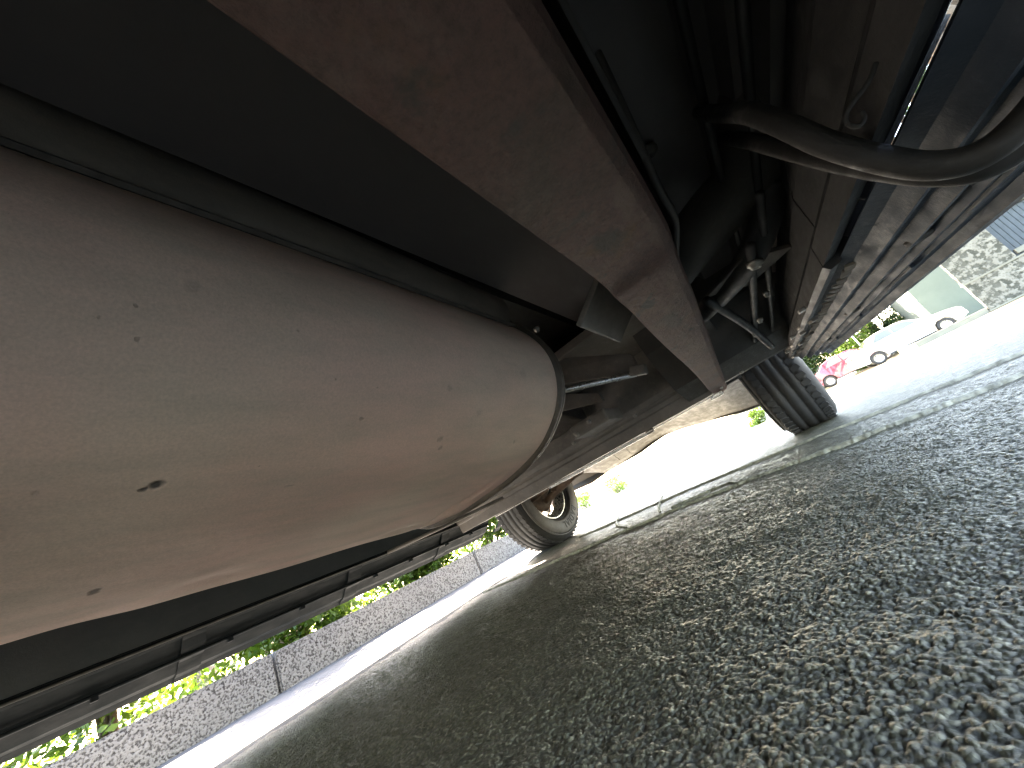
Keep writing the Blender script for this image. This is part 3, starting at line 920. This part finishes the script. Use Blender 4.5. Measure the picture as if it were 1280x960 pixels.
# rolled end rims
def rim_ring(name, y0, out0, mat, w=0.008):
    vs = []; fs = []
    prof = [(-w, -.004), (-w * .8, out0 * .8), (0, out0), (w * .8, out0 * .8), (w, -.004)]
    for (x, z) in secr:
        d = Vector((x - cenx, (z - cenz) * 1.0)).normalized()
        for (dy, o_) in prof:
            vs.append((x + d.x * o_, y0 + dy, z + d.y * o_ + tilt(y0 + dy)))
    m_ = len(prof)
    for i in range(n):
        i2 = (i + 1) % n
        for k in range(m_ - 1):
            fs.append((i * m_ + k, i * m_ + k + 1, i2 * m_ + k + 1, i2 * m_ + k))
    return mesh(name, vs, fs, mat, tank, smooth=True)
rim_ring('end_rim', TY1, .010, M['seam'], .007)
rim_ring('end_rim', TY1 + .016, .006, M['seam'], .006)
rim_ring('end_rim', TY0, .010, M['seam'])
# dished end caps
def end_cap(y0, s):
    vs = []; fs = []
    K = 6
    for k in range(K):
        f = 1 - k / K
        dy = s * (.022 + .03 * (1 - f * f))
        for (x, z) in secr:
            vs.append((cenx + (x - cenx) * f, y0 + dy, cenz + (z - cenz) * f + tilt(y0)))
    vs.append((cenx, y0 + s * .052, cenz + tilt(y0)))
    for k in range(K - 1):
        for i in range(n):
            i2 = (i + 1) % n
            fs.append((k * n + i, k * n + i2, (k + 1) * n + i2, (k + 1) * n + i))
    for i in range(n):
        fs.append(((K - 1) * n + i, (K - 1) * n + (i + 1) % n, K * n))
    # skirt back to the shell
    base = len(vs)
    for (x, z) in secr: vs.append((x, y0, z + tilt(y0)))
    for i in range(n):
        i2 = (i + 1) % n
        fs.append((base + i, base + i2, i2, i))
    return mesh('end_cap', vs, fs, M['tank'], tank, smooth=True)
end_cap(TY1, 1); end_cap(TY0, -1)
# a steel strap over the top inner side of the tank
extrude_y('mounting_rail', [(-.385, .700), (-.335, .700), (-.335, .712), (-.373, .712), (-.373, .78), (-.385, .78)], TY0, .70, M['under'], tank)
under(tank)

# --- the rusty frame rail
pts = [(-.75, -.072, .029, .402), (.0, -.072, .029, .402), (.433, -.073, .029, .401), (.53, -.0765, .0215, .392), (.60, -.079, .0155, .387), (.69, -.085, .009, .379), (.83, -.093, -.004, .368), (.974, -.0995, -.017, .356), (1.10, -.105, -.029, .346),
       (1.35, -.120, -.052, .327), (1.55, -.136, -.071, .308), (1.64, -.140, -.080, .303), (1.72, -.1395, -.086, .298), (1.745, -.13, -.10, .297)]
def rail():
    vs = []; fs = []
    P = smooth_path([(p[1], p[0], p[2]) for p in pts], 5)
    Zs = smooth_path([(p[3], p[0], 0) for p in pts], 5)
    m_ = 12
    for a, b in zip(P, Zs):
        xl, y_, xr = a.x, a.y, a.z; z = b.x
        w = (xr - xl)
        r_ = min(.012, w * .2)
        crown = 0.0015
        ring = [(xl, z + .055), (xl, z + r_ * .5), (xl + r_ * .2, z + r_ * .12), (xl + r_ * .8, z), (xl + w * .5, z - crown),
                (xr - r_ * 1.3, z), (xr - r_ * .45, z + r_ * .35), (xr, z + r_ * 1.2), (xr, z + .055), (xr - .006, z + .06), (xl + w * .5, z + .062), (xl + .006, z + .06)]
        for (x, zz) in ring: vs.append((x, y_, zz))
    for j in range(len(P) - 1):
        for i in range(m_):
            a = j * m_ + i; b = j * m_ + (i + 1) % m_
            fs.append((a, b, b + m_, a + m_))
    fs.append(tuple(range(m_))); fs.append(tuple(range((len(P) - 1) * m_, len(P) * m_)))
    o = mesh('frame_rail', vs, fs, M['rust'])
    bm = bmesh.new(); bm.from_mesh(o.data); bmesh.ops.recalc_face_normals(bm, faces=bm.faces[:]); bm.to_mesh(o.data); bm.free()
    return o
rl = under(rail())
rl['label'] = 'mottled rust-brown steel rail narrowing towards the front'
# rivets and a patch plate on the rail
for (x, y_, z, r_) in [(-.015, 1.52, .307, .007), (-.10, 1.60, .302, .006)]:
    b_ = lathe_x('rivet', [(0, .0005), (-.004, r_ * .6), (0, r_), (.006, r_), (.006, .0005)], M['bolt'], None, 16)
    b_.rotation_euler = (0, -PI / 2, 0); b_.location = (x, y_, z)
    under(b_)
    b_.location = Vector((x - OX, y_ - OY, z))
under(box('rail_bracket', (.052, .23, .60), (.012, .30, .05), M['rust'], None, .003))
under(tube('brake_line', [(.098, .30, .745), (.082, .38, .64), (.060, .45, .53), (.047, .52, .478), (.045, .60, .468), (.02, .72, .47)], .0055, M['under'], None, 10))
under(box('rail_side_flange', (.052, .20, .575), (.006, .80, .15), M['under'], None, .002))  # dark upright strip beside the rail
under(box('rail_web', (-.022, .30, .54), (.05, 2.2, .18), M['under'], None, .004))

# --- floor pan and ribs above
def floor_poly():
    P = [(-.335, .72), (-.30, .66), (-.12, .66), (-.10, .625), (.046, .625), (.055, .620), (.062, .60), (.155, .595), (.162, .565), (.175, .56), (.182, .535), (.20, .53), (.205, .50), (.225, .49), (.232, .463), (.262, .455), (.275, .66), (.275, .75), (-.335, .75)]
    return P
under(extrude_y('floor_pan', floor_poly(), -1.0, 1.35, M['pan']))
under(extrude_y('floor_pan', [(-1.60, .70), (-1.2, .70), (-1.18, .68), (-1.0, .68), (-.98, .70), (-.345, .70), (-.345, .76), (-1.60, .76)], -1.0, 2.0, M['under']))

# --- right side: body skirt, slit, sill
Y0S, Y1S = -.85, 1.92
under(extrude_y('body_skirt', [(.275, .3865), (.275, .66), (.262, .66), (.262, .45), (.235, .457), (.20, .47), (.172, .40), (.168, .352), (.150, .33), (.145, .3), (.162, .3053)], Y0S, .64, M['rod']))
under(extrude_y('body_skirt', [(.2745, .376), (.2745, .66), (.262, .66), (.262, .45), (.235, .457), (.20, .47), (.172, .40), (.168, .352), (.150, .33), (.145, .3), (.150, .292), (.162, .294)], .645, Y1S, M['rod']))
sill_poly = [(.275, .3815), (.276, .243), (.271, .239), (.262, .240), (.258, .252), (.246, .2525), (.242, .261), (.236, .2615), (.232, .2545), (.228, .2545), (.224, .266), (.214, .267), (.210, .259), (.206, .259), (.202, .274), (.190, .278), (.186, .270), (.182, .270), (.178, .290), (.165, .299)]
under(extrude_y('sill', sill_poly, Y0S, Y1S, M['sill']))
# scalloped welded flange: a row of tongues
bm = bmesh.new()
yy = .66
rr_ = random.Random(5)
while yy < 1.9:
    w_ = .030 * rr_.uniform(.85, 1.15)
    z0 = .283; tip = rr_.uniform(0, .008)
    v1 = bm.verts.new((.184, yy, z0)); v2 = bm.verts.new((.184, yy + w_ * .99, z0)); v3 = bm.verts.new((.172 - tip * .5, yy + w_ * .9, z0 + .004)); v4 = bm.verts.new((.163 + tip, yy + w_ * (.3 + rr_.uniform(0, .3)), z0 + .007))
    u1, u2, u3, u4 = [bm.verts.new(v.co + Vector((.002, 0, .003))) for v in (v1, v2, v3, v4)]
    for f in ((v1, v2, v3, v4), (u4, u3, u2, u1), (v1, v4, u4, u1), (v4, v3, u3, u4), (v3, v2, u2, u3), (v2, v1, u1, u2)): bm.faces.new(f)
    yy += w_ * rr_.uniform(1.0, 1.12)
under(bm_obj('serrated_flange', bm, M['member']))
for (y_, L_) in ((.50, .10), (.80, .14), (1.15, .12), (1.5, .12)):
    under(box('sill_rib', (.237, y_, .2545), (.006, L_, .008), M['sill'], None, .002))
for y_ in (.60, 1.02, 1.45):
    b_ = lathe_x('sill_plug', [(0, .0005), (-.003, .010), (0, .014), (.004, .014), (.004, .0005)], M['under'], None, 18)
    b_.rotation_euler = (0, -PI / 2, 0); under(b_); b_.location = Vector((.217 - OX, y_ - OY, .262))
# slit clips
for y_ in (.44, .50, .60):
    under(box('gap_clip', (.22, y_, .3455), (.12, .003, .006), M['under'], None, 0, Matrix.Rotation(-.64, 3, 'Y')))
# inner ribs of the skirt
for (x, z) in ((.166, .47), (.140, .52)):
    under(tube('skirt_bead', [(x, -.5, z), (x - .002, .5, z), (x - .006, 1.3, z - .05)], .006, M['rod'], None, 8))
# hoses crossing under the floor
HP = [(.150, .47, .55), (.158, .455, .455), (.160, .45, .400), (.166, .45, .360), (.183, .45, .316), (.201, .45, .286), (.223, .448, .272), (.253, .445, .277), (.30, .43, .30)]
# keep the hoses inside the sill: the last points tuck up
def nearer(P, k):
    return [(x * k, y * k, CAM_H + (z - CAM_H) * k) for (x, y, z) in P]
under(tube('hose', nearer([(.185, .72, .66), (.166, .60, .56), (.158, .50, .47), (.158, .46, .41)] + HP[3:-1], .78) + [(.225, .33, .270), (.262, .30, .292)], .0088, M['hose'], None, 16))
HP2 = [(.190, .74, .60), (.178, .62, .50), (.172, .53, .41), (.178, .49, .352), (.190, .475, .314), (.208, .470, .283), (.226, .466, .266), (.248, .462, .264), (.262, .455, .270)]
under(tube('hose', nearer(HP2, .80) + [(.228, .335, .272), (.262, .31, .300)], .0085, M['hose'], None, 14))
under(tube('cable_hook', nearer([(.228, .45, .392), (.215, .45, .382), (.192, .45, .372), (.186, .45, .362), (.190, .45, .354), (.196, .45, .357), (.198, .45, .363)], .62), .0013, M['hose'], None, 8))
# duct and bracket with nut
under(tube('air_duct', [(-.02, .86, .50), (.05, .80, .505), (.11, .755, .505), (.165, .72, .505), (.20, .66, .53), (.23, .55, .58), (.24, .42, .64)], [.05] * 49, M['under'], None, 20))
under(tube('suspension_arm', [(.0, 1.05, .44), (.06, .93, .425), (.11, .80, .412), (.15, .74, .43), (.19, .72, .47)], .024, M['rod'], None, 14))
under(box('bracket_plate', (.10, .86, .412), (.09, .16, .008), M['under'], None, .003, Matrix.Rotation(.25, 3, 'Y') @ Matrix.Rotation(.5, 3, 'Z')))
for (x, y_, z, r_, mm) in ((.107, .76, .386, .013, 'bolt'), (.075, .60, .588, .014, 'under'), (.115, .95, .372, .006, 'bolt'), (.09, 1.12, .36, .007, 'bolt')):
    b_ = lathe_x('nut', [(.004, .0005), (-.006, r_ * .35), (-.006, r_ * .6), (0, r_ * .7), (0, r_), (.006, r_), (.006, .0005)], M[mm], None, 20)
    b_.rotation_euler = (0, -PI / 2 + .3, 0); under(b_); b_.location = Vector((x - OX, y_ - OY, z))
for i in range(14):
    y_ = .9 + i * .06
    under(box('flange_tab', (.135 + .012 * (i % 3), y_ , .30 - .02 * (i % 2)), (.012, .020, .006), M['member'] if i % 2 else M['bolt'], None, .001, Matrix.Rotation(.3 * (i % 3), 3, 'Z')))
for (a_, b2, r_) in (((.11, .7, .40), (.06, 1.6, .36), .008), ((.14, .6, .42), (.12, 1.7, .35), .006), ((.02, .9, .42), (.10, 1.5, .33), .010)):
    under(tube('fuel_line', [a_, tuple((u_ + w_) / 2 + .006 for u_, w_ in zip(a_, b2)), b2], r_, M['rod'], None, 8))
# inner wheel well right
under(extrude_x('wheel_well', [(1.35, .62), (1.36, .50), (1.46, .36), (1.60, .315), (1.72, .32), (1.78, .40), (1.86, .56), (2.0, .72), (2.35, .80), (2.7, .72), (2.84, .56), (2.90, .40), (3.0, .30), (3.06, .30), (3.06, .86), (1.35, .86)], -.22, .262, M['under']))
under(extrude_x('wheel_well', [(1.60, .62), (1.61, .50), (1.66, .36), (1.70, .315), (1.72, .32), (1.78, .40), (1.86, .56), (2.0, .72), (2.35, .80), (2.7, .72), (2.84, .56), (2.90, .40), (3.0, .30), (3.06, .30), (3.06, .86), (1.60, .86)], -1.752, -1.26, M['under']))

# --- crossmember ahead of the tank (Y = 1.65)
cm = [(1.90, .40), (1.88, .315), (1.70, .306), (1.655, .306), (1.650, .301), (1.640, .301), (1.638, .31), (1.632, .345), (1.622, .350), (1.618, .366), (1.606, .372), (1.602, .378), (1.590, .378), (1.585, .40), (1.60, .70), (1.90, .70)]
cmo = under(extrude_x('crossmember', cm, -1.598, -.142, M['member']))
under(box('bright_line_strip', (-.74, 1.672, .2955), (1.20, .075, .004), M['bright_metal'], None, .0012, Matrix.Rotation(.06, 3, 'X')))  # strip shaped and tilted to mirror sunlit road as a bright line
under(box('lower_strut', (-.70, 1.665, .290), (.56, .022, .010), M['bright_metal'], None, .003))
under(box('strut_end', (-.425, 1.665, .296), (.03, .03, .022), M['member'], None, .004))
under(box('rail_end_clip', (-.135, 1.67, .291), (.05, .018, .016), M['bright_metal'], None, .003))
# gearbox and diagonal members between tank and rail
def member_tube(a, b, r_, mm='member'):
    return under(tube('brace', [a, b], r_, M[mm], None, 14, False))
def plate(name, P, th, mat, axis=2):
    """thick plate through four points"""
    P = [Vector(p) for p in P]
    nn = (P[1] - P[0]).cross(P[2] - P[0]).normalized() * th
    vs = [tuple(p) for p in P] + [tuple(p + nn) for p in P]
    m_ = len(P)
    fs = [tuple(range(m_)), tuple(range(2 * m_ - 1, m_ - 1, -1))] + [(i, (i + 1) % m_, (i + 1) % m_ + m_, i + m_) for i in range(m_)]
    o = mesh(name, vs, fs, mat)
    bm = bmesh.new(); bm.from_mesh(o.data); bmesh.ops.recalc_face_normals(bm, faces=bm.faces[:])
    bmesh.ops.bevel(bm, geom=bm.edges[:], offset=min(.003, abs(th) * .3), segments=2, affect='EDGES')
    bm.to_mesh(o.data); bm.free()
    return under(o)
plate('floor_brace', [(-.90, 1.10, .66), (-.442, 1.10, .515), (-.213, 1.10, .410), (-.21, 1.10, .47), (-.45, 1.12, .62), (-.90, 1.12, .76)], .02, M['member'])
plate('floor_brace', [(-.90, 1.25, .59), (-.55, 1.25, .475), (-.40, 1.25, .425), (-.40, 1.26, .46), (-.55, 1.27, .55), (-.90, 1.27, .69)], .02, M['member'])
member_tube((-1.0, 1.09, .70), (-.225, 1.09, .410), .009, 'bright_metal')
under(box('brace_joint', (-.215, 1.09, .415), (.045, .03, .03), M['member'], None, .005, Matrix.Rotation(.4, 3, 'Y')))
under(extrude_x('gearbox', [(.85, .66), (.88, .56), (1.0, .52), (1.3, .50), (1.5, .46), (1.58, .46), (1.58, .69), (.85, .69)], -1.10, -.60, M['under'], bev=.02))
under(box('front_floor_plate', (-.40, 1.40, .60), (.62, .60, .03), M['member'], None, .006))
under(box('rail_gusset', (-.13, .74, .47), (.10, .22, .012), M['member'], None, .004, Matrix.Rotation(-.6, 3, 'Y')))
for (x, y_, z) in ((-.33, .86, .60), (-.50, 1.30, .40), (-.56, 1.28, .385), (-.62, 1.36, .37), (-.53, 1.22, .37), (-.40, 1.5, .36)):
    b_ = lathe_x('bolt_head', [(.004, .0005), (-.006, .0045), (0, .009), (.006, .009), (.006, .0005)], M['bolt'], None, 10, smooth=False)
    b_.rotation_euler = (0, -PI / 2, .4); under(b_); b_.location = Vector((x - OX, y_ - OY, z))
under(box('crossmember_foot', (-.52, 1.42, .40), (.16, .18, .05), M['member'], None, .01))

# --- front splash shield and valance
low = [(-1.60, .262), (-1.40, .250), (-1.217, .272), (-.918, .279), (-.80, .296), (-.689, .308), (-.55, .290), (-.409, .258), (-.30, .235), (-.171, .200), (-.065, .186), (.02, .20), (.16, .26), (.262, .29)]
def low_z(x):
    for (a, b), (c, d) in zip(low, low[1:]):
        if x <= c: return b + (d - b) * max(0, (x - a) / (c - a))
    return low[-1][1]
vs = []; fs = []
NX, NY = 60, 10
for i in range(NX + 1):
    x = -1.24 + 1.21 * i / NX
    for j in range(NY + 1):
        f = j / NY
        y_ = 1.89 + (3.0 - 1.89) * f
        z = .335 * (1 - f) + (low_z(x) + .012) * f + .06 * math.sin(PI * f) * (1 - .3 * math.cos(x * 5)) + .008 * math.sin(x * 9 + f * 3)
        vs.append((x, y_, z))
for i in range(NX):
    for j in range(NY):
        a = i * (NY + 1) + j
        fs.append((a, a + 1, a + NY + 2, a + NY + 1))
ss = under(mesh('splash_shield', vs, fs, M['valance'], smooth=True))
md = ss.modifiers.new('thickness', 'SOLIDIFY'); md.thickness = .004; md.offset = 1
vs = []; fs = []
NX = 90
for i in range(NX + 1):
    x = -1.74 + (2.0) * i / NX
    z = low_z(x); bow = .10 * (1 - ((x - XC) / 1.01) ** 2)
    ring = [(3.00, z + .02), (3.005, z + .004), (3.02, z), (3.035, z + .004), (3.10 + bow, .42), (3.13 + bow, .46), (3.13 + bow, .515), (3.06 + bow, .53), (3.02, .53), (3.01, .45)]
    for (y_, zz) in ring: vs.append((x, y_, zz))
m_ = 10
for i in range(NX):
    for k in range(m_):
        a = i * m_ + k; b = i * m_ + (k + 1) % m_
        fs.append((a, b, b + m_, a + m_))
fs.append(tuple(range(m_))); fs.append(tuple(range(NX * m_, NX * m_ + m_)))
under(mesh('front_bumper', vs, fs, M['valance']))
for x in (-1.05, -.95):
    under(tube('shield_crease', [(x, 2.9, low_z(x) + .02), (x + .1, 2.5, .36), (x + .15, 2.2, .37)], .004, M['valance'], None, 8))
under(tube('anti_roll_bar', [(-1.30, 2.2, .40), (-1.2, 2.05, .335), (-1.1, 1.96, .325), (-.6, 1.95, .33), (-.26, 1.95, .335)], .012, M['member'], None, 12))
# lower control arms and strut reaching into the wheels
for s, xw in ((1, -1.53), (-1, .10)):
    xi = xw + s * .46
    if s > 0:
        under(tube('control_arm', [(xi, 2.25, .34), ((xw + xi) / 2, 2.30, .30), (xw + s * .07, 2.35, .27)], [.030, .030, .026, .026, .026, .026, .026, .026, .024, .024, .024, .024, .024, .022, .022, .022, .02], M['brake'], None, 12))
        under(tube('shock_absorber', [(xw + s * .20, 2.30, .30), (xw + s * .30, 2.28, .72)], .03, M['brake'], None, 14, False))
        under(tube('brake_hose', [(xw + s * .06, 2.42, .30), (xw + s * .16, 2.48, .42), (xw + s * .26, 2.44, .56)], .008, M['hose'], None, 8))
        under(tube('tie_rod', [(xi, 2.12, .36), (xw + s * .08, 2.16, .30)], .011, M['brake'], None, 10, False))
fw = bpy.data.objects.new
w1 = wheel(van, -1.53 - OX, 2.36 - OY, .352, .36, .225, .205, 1, steer=-.06, lettered=True)
w2 = wheel(van, .095 - OX, 2.36 - OY, .352, .36, .225, .205, -1, steer=-.06)
w3 = wheel(van, -1.50 - OX, -1.45 - OY, .352, .36, .225, .205, 1)
w4 = wheel(van, .02 - OX, -1.45 - OY, .352, .36, .225, .205, -1)
under(tube('rear_axle', [(-1.45, -1.45, .352), (0, -1.45, .352)], .045, M['under'], None, 16, False))
under(tube('prop_shaft', [(-.66, -1.4, .40), (-.70, .9, .56)], .035, M['under'], None, 16, False)) if False else None

# --- left side: rocker wall, running board, brackets
YB0, YB1 = -.95, 1.93
under(extrude_y('rocker', [(-1.762, .62), (-1.762, .262), (-1.752, .244), (-1.742, .242), (-1.725, .256), (-1.70, .262), (-1.668, .290), (-1.655, .292), (-1.65, .305), (-1.615, .340), (-1.600, .344), (-1.596, .352), (-1.602, .357), (-1.612, .360), (-1.612, .70), (-1.70, .72)], YB0, YB1, M['board']))
under(box('rocker_wall', (-1.607, .49, .53), (.004, 2.88, .335), M['rocker_wall'], None, .001))  # lighter facing added as if more light reached the wall
under(tube('step_tube', [(-1.645, YB0, .293), (-1.645, .5, .293), (-1.645, 1.90, .292)], .0055, M['board'], None, 8, False))
under(tube('step_edge', [(-1.598, YB0, .349), (-1.598, 1.90, .349)], .0035, M['step_line'], None, 8, False))
proto = None
for k in range(6):
    y_ = -.69 + .54 * k - .005
    if proto is None:
        pr = [(-1.600, .3435), (-1.613, .334), (-1.630, .312), (-1.652, .288), (-1.668, .284), (-1.700, .257), (-1.725, .2505), (-1.738, .240), (-1.742, .247), (-1.722, .2585), (-1.698, .265), (-1.665, .293), (-1.652, .297), (-1.612, .345)]
        proto = extrude_y('step_bracket', pr, -.03, .03, M['board'], None, bev=.0012)
        o = proto
    else:
        o = proto.copy(); col.objects.link(o)
    o.parent = van; o.location = (-OX, y_ + .07 - OY, 0)
for k, y_ in enumerate((-.1, .25, .55, .78, 1.1, 1.3, 1.55, 1.75)):
    under(box('step_clip', (-1.648, y_, .286), (.018, .016, .014), M['board'], None, .003))
# diagonal stays from the rocker's inner edge up to the tank
under(tube('tank_stay', [(-1.592, 1.15, .352), (-1.45, 1.35, .352), (-1.2, 1.58, .352)], .008, M['member'], None, 8, False))

# --- body shell above: bonnet, cab and open bed
def arch_pts(cy, r=.47, z=.48, h=.36):
    return [(cy - r * math.cos(PI * k / 8), z + h * math.sin(PI * k / 8)) for k in range(9)]
def shell(name, P, mat, taper=0.0):
    o = extrude_x(name, P, XL + .003, XR - .003, mat)
    bm = bmesh.new(); bm.from_mesh(o.data)
    for v in bm.verts:
        if v.co.z > 1.12: v.co.x = XC + (v.co.x - XC) * (1 - taper * (v.co.z - 1.12))
    bmesh.ops.triangulate(bm, faces=[f for f in bm.faces if len(f.verts) > 4])
    bm.to_mesh(o.data); bm.free()
    return under(o)
shell('bonnet', [(1.92, .765), (1.92, 1.08), (3.14, .98), (3.26, .88), (3.27, .62), (3.22, .52), (2.92, .52)] + [(2.36 + .50 * math.cos(PI * k / 8), .50 + .38 * math.sin(PI * k / 8)) for k in range(9)][:8], M['paint'])
shell('cab', [(-.10, .765), (-.10, 1.60), (.02, 1.70), (.95, 1.72), (1.15, 1.68), (1.90, 1.08), (1.90, .765)], M['paint'], .22)
for s in (-1, 1):
    X = (XR - .03) if s > 0 else (XL + .03)
    bed_side = extrude_x('bed_side', [(-.14, .765), (-.14, 1.13), (-2.50, 1.13), (-2.50, .55), (-1.98, .50)] + arch_pts(-1.45)[0:9] + [(-.96, .765)], X - .028, X + .028, M['paint'], bev=.006)
    under(bed_side)
    for (ya, yb, yc) in ((.06, .72, .72), (.80, 1.62, 1.20)):
        vs = []
        for (yy_, zz_) in ((ya, 1.14), (yb, 1.14), (yc, 1.58), (ya, 1.58)):
            xx = XC + ((XR if s > 0 else XL) - XC) * (1 - .22 * max(0, zz_ - 1.12)) + s * .004
            vs.append((xx, yy_, zz_))
        vs += [(v[0] - s * .012, v[1], v[2]) for v in vs]
        under(mesh('side_window', vs, [(0, 1, 2, 3), (7, 6, 5, 4), (0, 4, 5, 1), (1, 5, 6, 2), (2, 6, 7, 3), (3, 7, 4, 0)], M['glass_dark']))
    X = XR if s > 0 else XL
    under(box('mirror', (X + s * .09, 1.66, 1.18), (.16, .10, .20), M['plastic'], None, .02))
    under(box('headlight', (XC + s * .78, 3.275, .80), (.30, .04, .15), M['lamp'], None, .01))
    under(box('tail_lamp', (XC + s * .93, -2.51, .95), (.12, .04, .32), M['lamp_red'], None, .01))
    under(box('door_handle', (X + s * .012, .85, 1.02), (.02, .14, .03), M['chrome'], None, .005))
under(box('bed_floor', (XC, -1.32, .795), (1.90, 2.34, .05), M['paint'], None, .005))
under(box('tailgate', (XC, -2.48, .88), (1.86, .05, .48), M['paint'], None, .01))
ws = [(XC - .86, 1.87, 1.115), (XC + .86, 1.87, 1.115), (XC + .80, 1.22, 1.635), (XC - .80, 1.22, 1.635)]
ws2 = [(a, b + .018, c + .022) for a, b, c in ws]
under(mesh('windscreen', ws + ws2, [(3, 2, 1, 0), (4, 5, 6, 7), (0, 1, 5, 4), (1, 2, 6, 5), (2, 3, 7, 6), (3, 0, 4, 7)], M['glass_dark']))
under(box('grille', (XC, 3.28, .80), (1.1, .03, .18), M['chrome'], None, .008))
under(box('rear_bumper', (XC, -2.56, .52), (1.9, .12, .18), M['chrome'], None, .02))

# ------------------------------------------------------------------ parked cars
def car(label, loc, rz, paint, kindname='parked_car', pickup=False, glass=True, group='cars parked across the street'):
    t = thing(kindname, label, 'car', loc, rz, group)
    # +X is the car's front; side outline in X,Z
    L = 4.5
    out = [(-2.25, .35), (-2.27, .60), (-2.20, .92), (-1.95, .98), (-1.55, 1.02), (-1.20, 1.33), (-.85, 1.42), (.05, 1.42), (.35, 1.36), (.95, 1.00), (1.7, .90), (2.12, .80), (2.26, .62), (2.27, .38), (2.10, .26)]
    def arch(cx): return [(cx + .37 * math.cos(a), .30 + .37 * math.sin(a)) for a in [PI * k / 10 for k in range(11)]]
    out += [(1.78, .22)] + arch(1.38) + [(.98, .22), (-.95, .22)] + arch(-1.35) + [(-1.75, .24), (-2.12, .28)]
    W = .87
    n_ = len(out); vs = []; fs = []
    stations = [(-1, .94), (-.94, 1.0), (.94, 1.0), (1, .94)]
    for (sy, k_) in stations:
        for (x, z) in out:
            y_ = sy * W
            if z > .95: y_ *= 1 - .28 * (z - .95)
            if abs(x) > 1.9: y_ *= 1 - .25 * (abs(x) - 1.9)
            zz = z if abs(sy) < .97 else .6 + (z - .6) * .975
            xx = x * (1 if abs(sy) < .97 else .992)
            vs.append((xx, y_, zz))
    for j in range(3):
        for i in range(n_):
            a = j * n_ + i; b = j * n_ + (i + 1) % n_
            fs.append((a, b, b + n_, a + n_))
    fs.append(tuple(range(n_))); fs.append(tuple(range(3 * n_, 4 * n_)))
    o = mesh('body', vs, fs, paint, t)
    bm = bmesh.new(); bm.from_mesh(o.data); bmesh.ops.recalc_face_normals(bm, faces=bm.faces[:])
    bmesh.ops.triangulate(bm, faces=[f for f in bm.faces if len(f.verts) > 4]); bm.to_mesh(o.data); bm.free()
    for s in (-1, 1):
        for P in ([(-1.15, 1.02), (-.30, 1.02), (-.30, 1.36), (-.82, 1.36)], [(-.24, 1.02), (.72, 1.02), (.30, 1.31), (.02, 1.36), (-.24, 1.36)]):
            q = []
            for (x, z) in P:
                q.append((x, s * (W * (1 - .28 * (z - .95)) + .004), z))
            m2 = len(q)
            q2 = [(a, b - s * .02, c) for a, b, c in q]
            mesh('side_window', q + q2, [tuple(range(m2)), tuple(range(2 * m2 - 1, m2 - 1, -1))] + [(i, (i + 1) % m2, (i + 1) % m2 + m2, i + m2) for i in range(m2)], M['glass_pale'], t)
        box('headlight', (2.17, s * .62, .66), (.14, .30, .13), M['lamp'], t, .02)
        box('tail_lamp', (-2.21, s * .62, .76), (.12, .30, .14), M['lamp_red'], t, .02)
        box('mirror', (.78, s * .96, 1.02), (.14, .18, .11), paint, t, .02)
        box('sill_trim', (0.02, s * (W - .01), .24), (1.88, .05, .07), M['plastic'], t, .01)
        box('door_handle', (-.12, s * (W + .012), .86), (.14, .02, .03), M['chrome'], t, .004)
        for cx in (1.38, -1.35):
            w = wheel(t, cx, s * .77, .31, .31, .20, .195, -s, steer=PI / 2, seg=36, detail=False)
    for (xa, za, xb, zb) in ((.40, 1.355, .93, 1.02), (-1.18, 1.34, -1.53, 1.045)):
        dx_ = .012 if xa > 0 else -.012
        vs = [(xa, -.62, za), (xa, .62, za), (xb, .70, zb), (xb, -.70, zb)]
        vs = vs + [(a + dx_, b, c + .012) for a, b, c in vs]
        mesh('windscreen', vs, [(0, 1, 2, 3), (7, 6, 5, 4), (0, 4, 5, 1), (1, 5, 6, 2), (2, 6, 7, 3), (3, 7, 4, 0)], M['glass_dark'], t)
    box('front_bumper', (2.25, 0, .42), (.10, 1.45, .18), M['plastic'] if False else paint, t, .03)
    box('number_plate', (2.31, 0, .42), (.02, .45, .11), M['white_paint'], t, .004)
    return t
# wheels read at about x=2.1 and x=3.7 in the street at y=20
car('white car parked behind the low planter kerb, its front wheel half hidden', (6.30, 26.6, gz(0, 26.6)), 0.02, M['white_car'])
car('maroon car with pale alloy wheels parked left of the white car', (4.45, 29.4, gz(0, 29.4)), 0.0, M['maroon'])
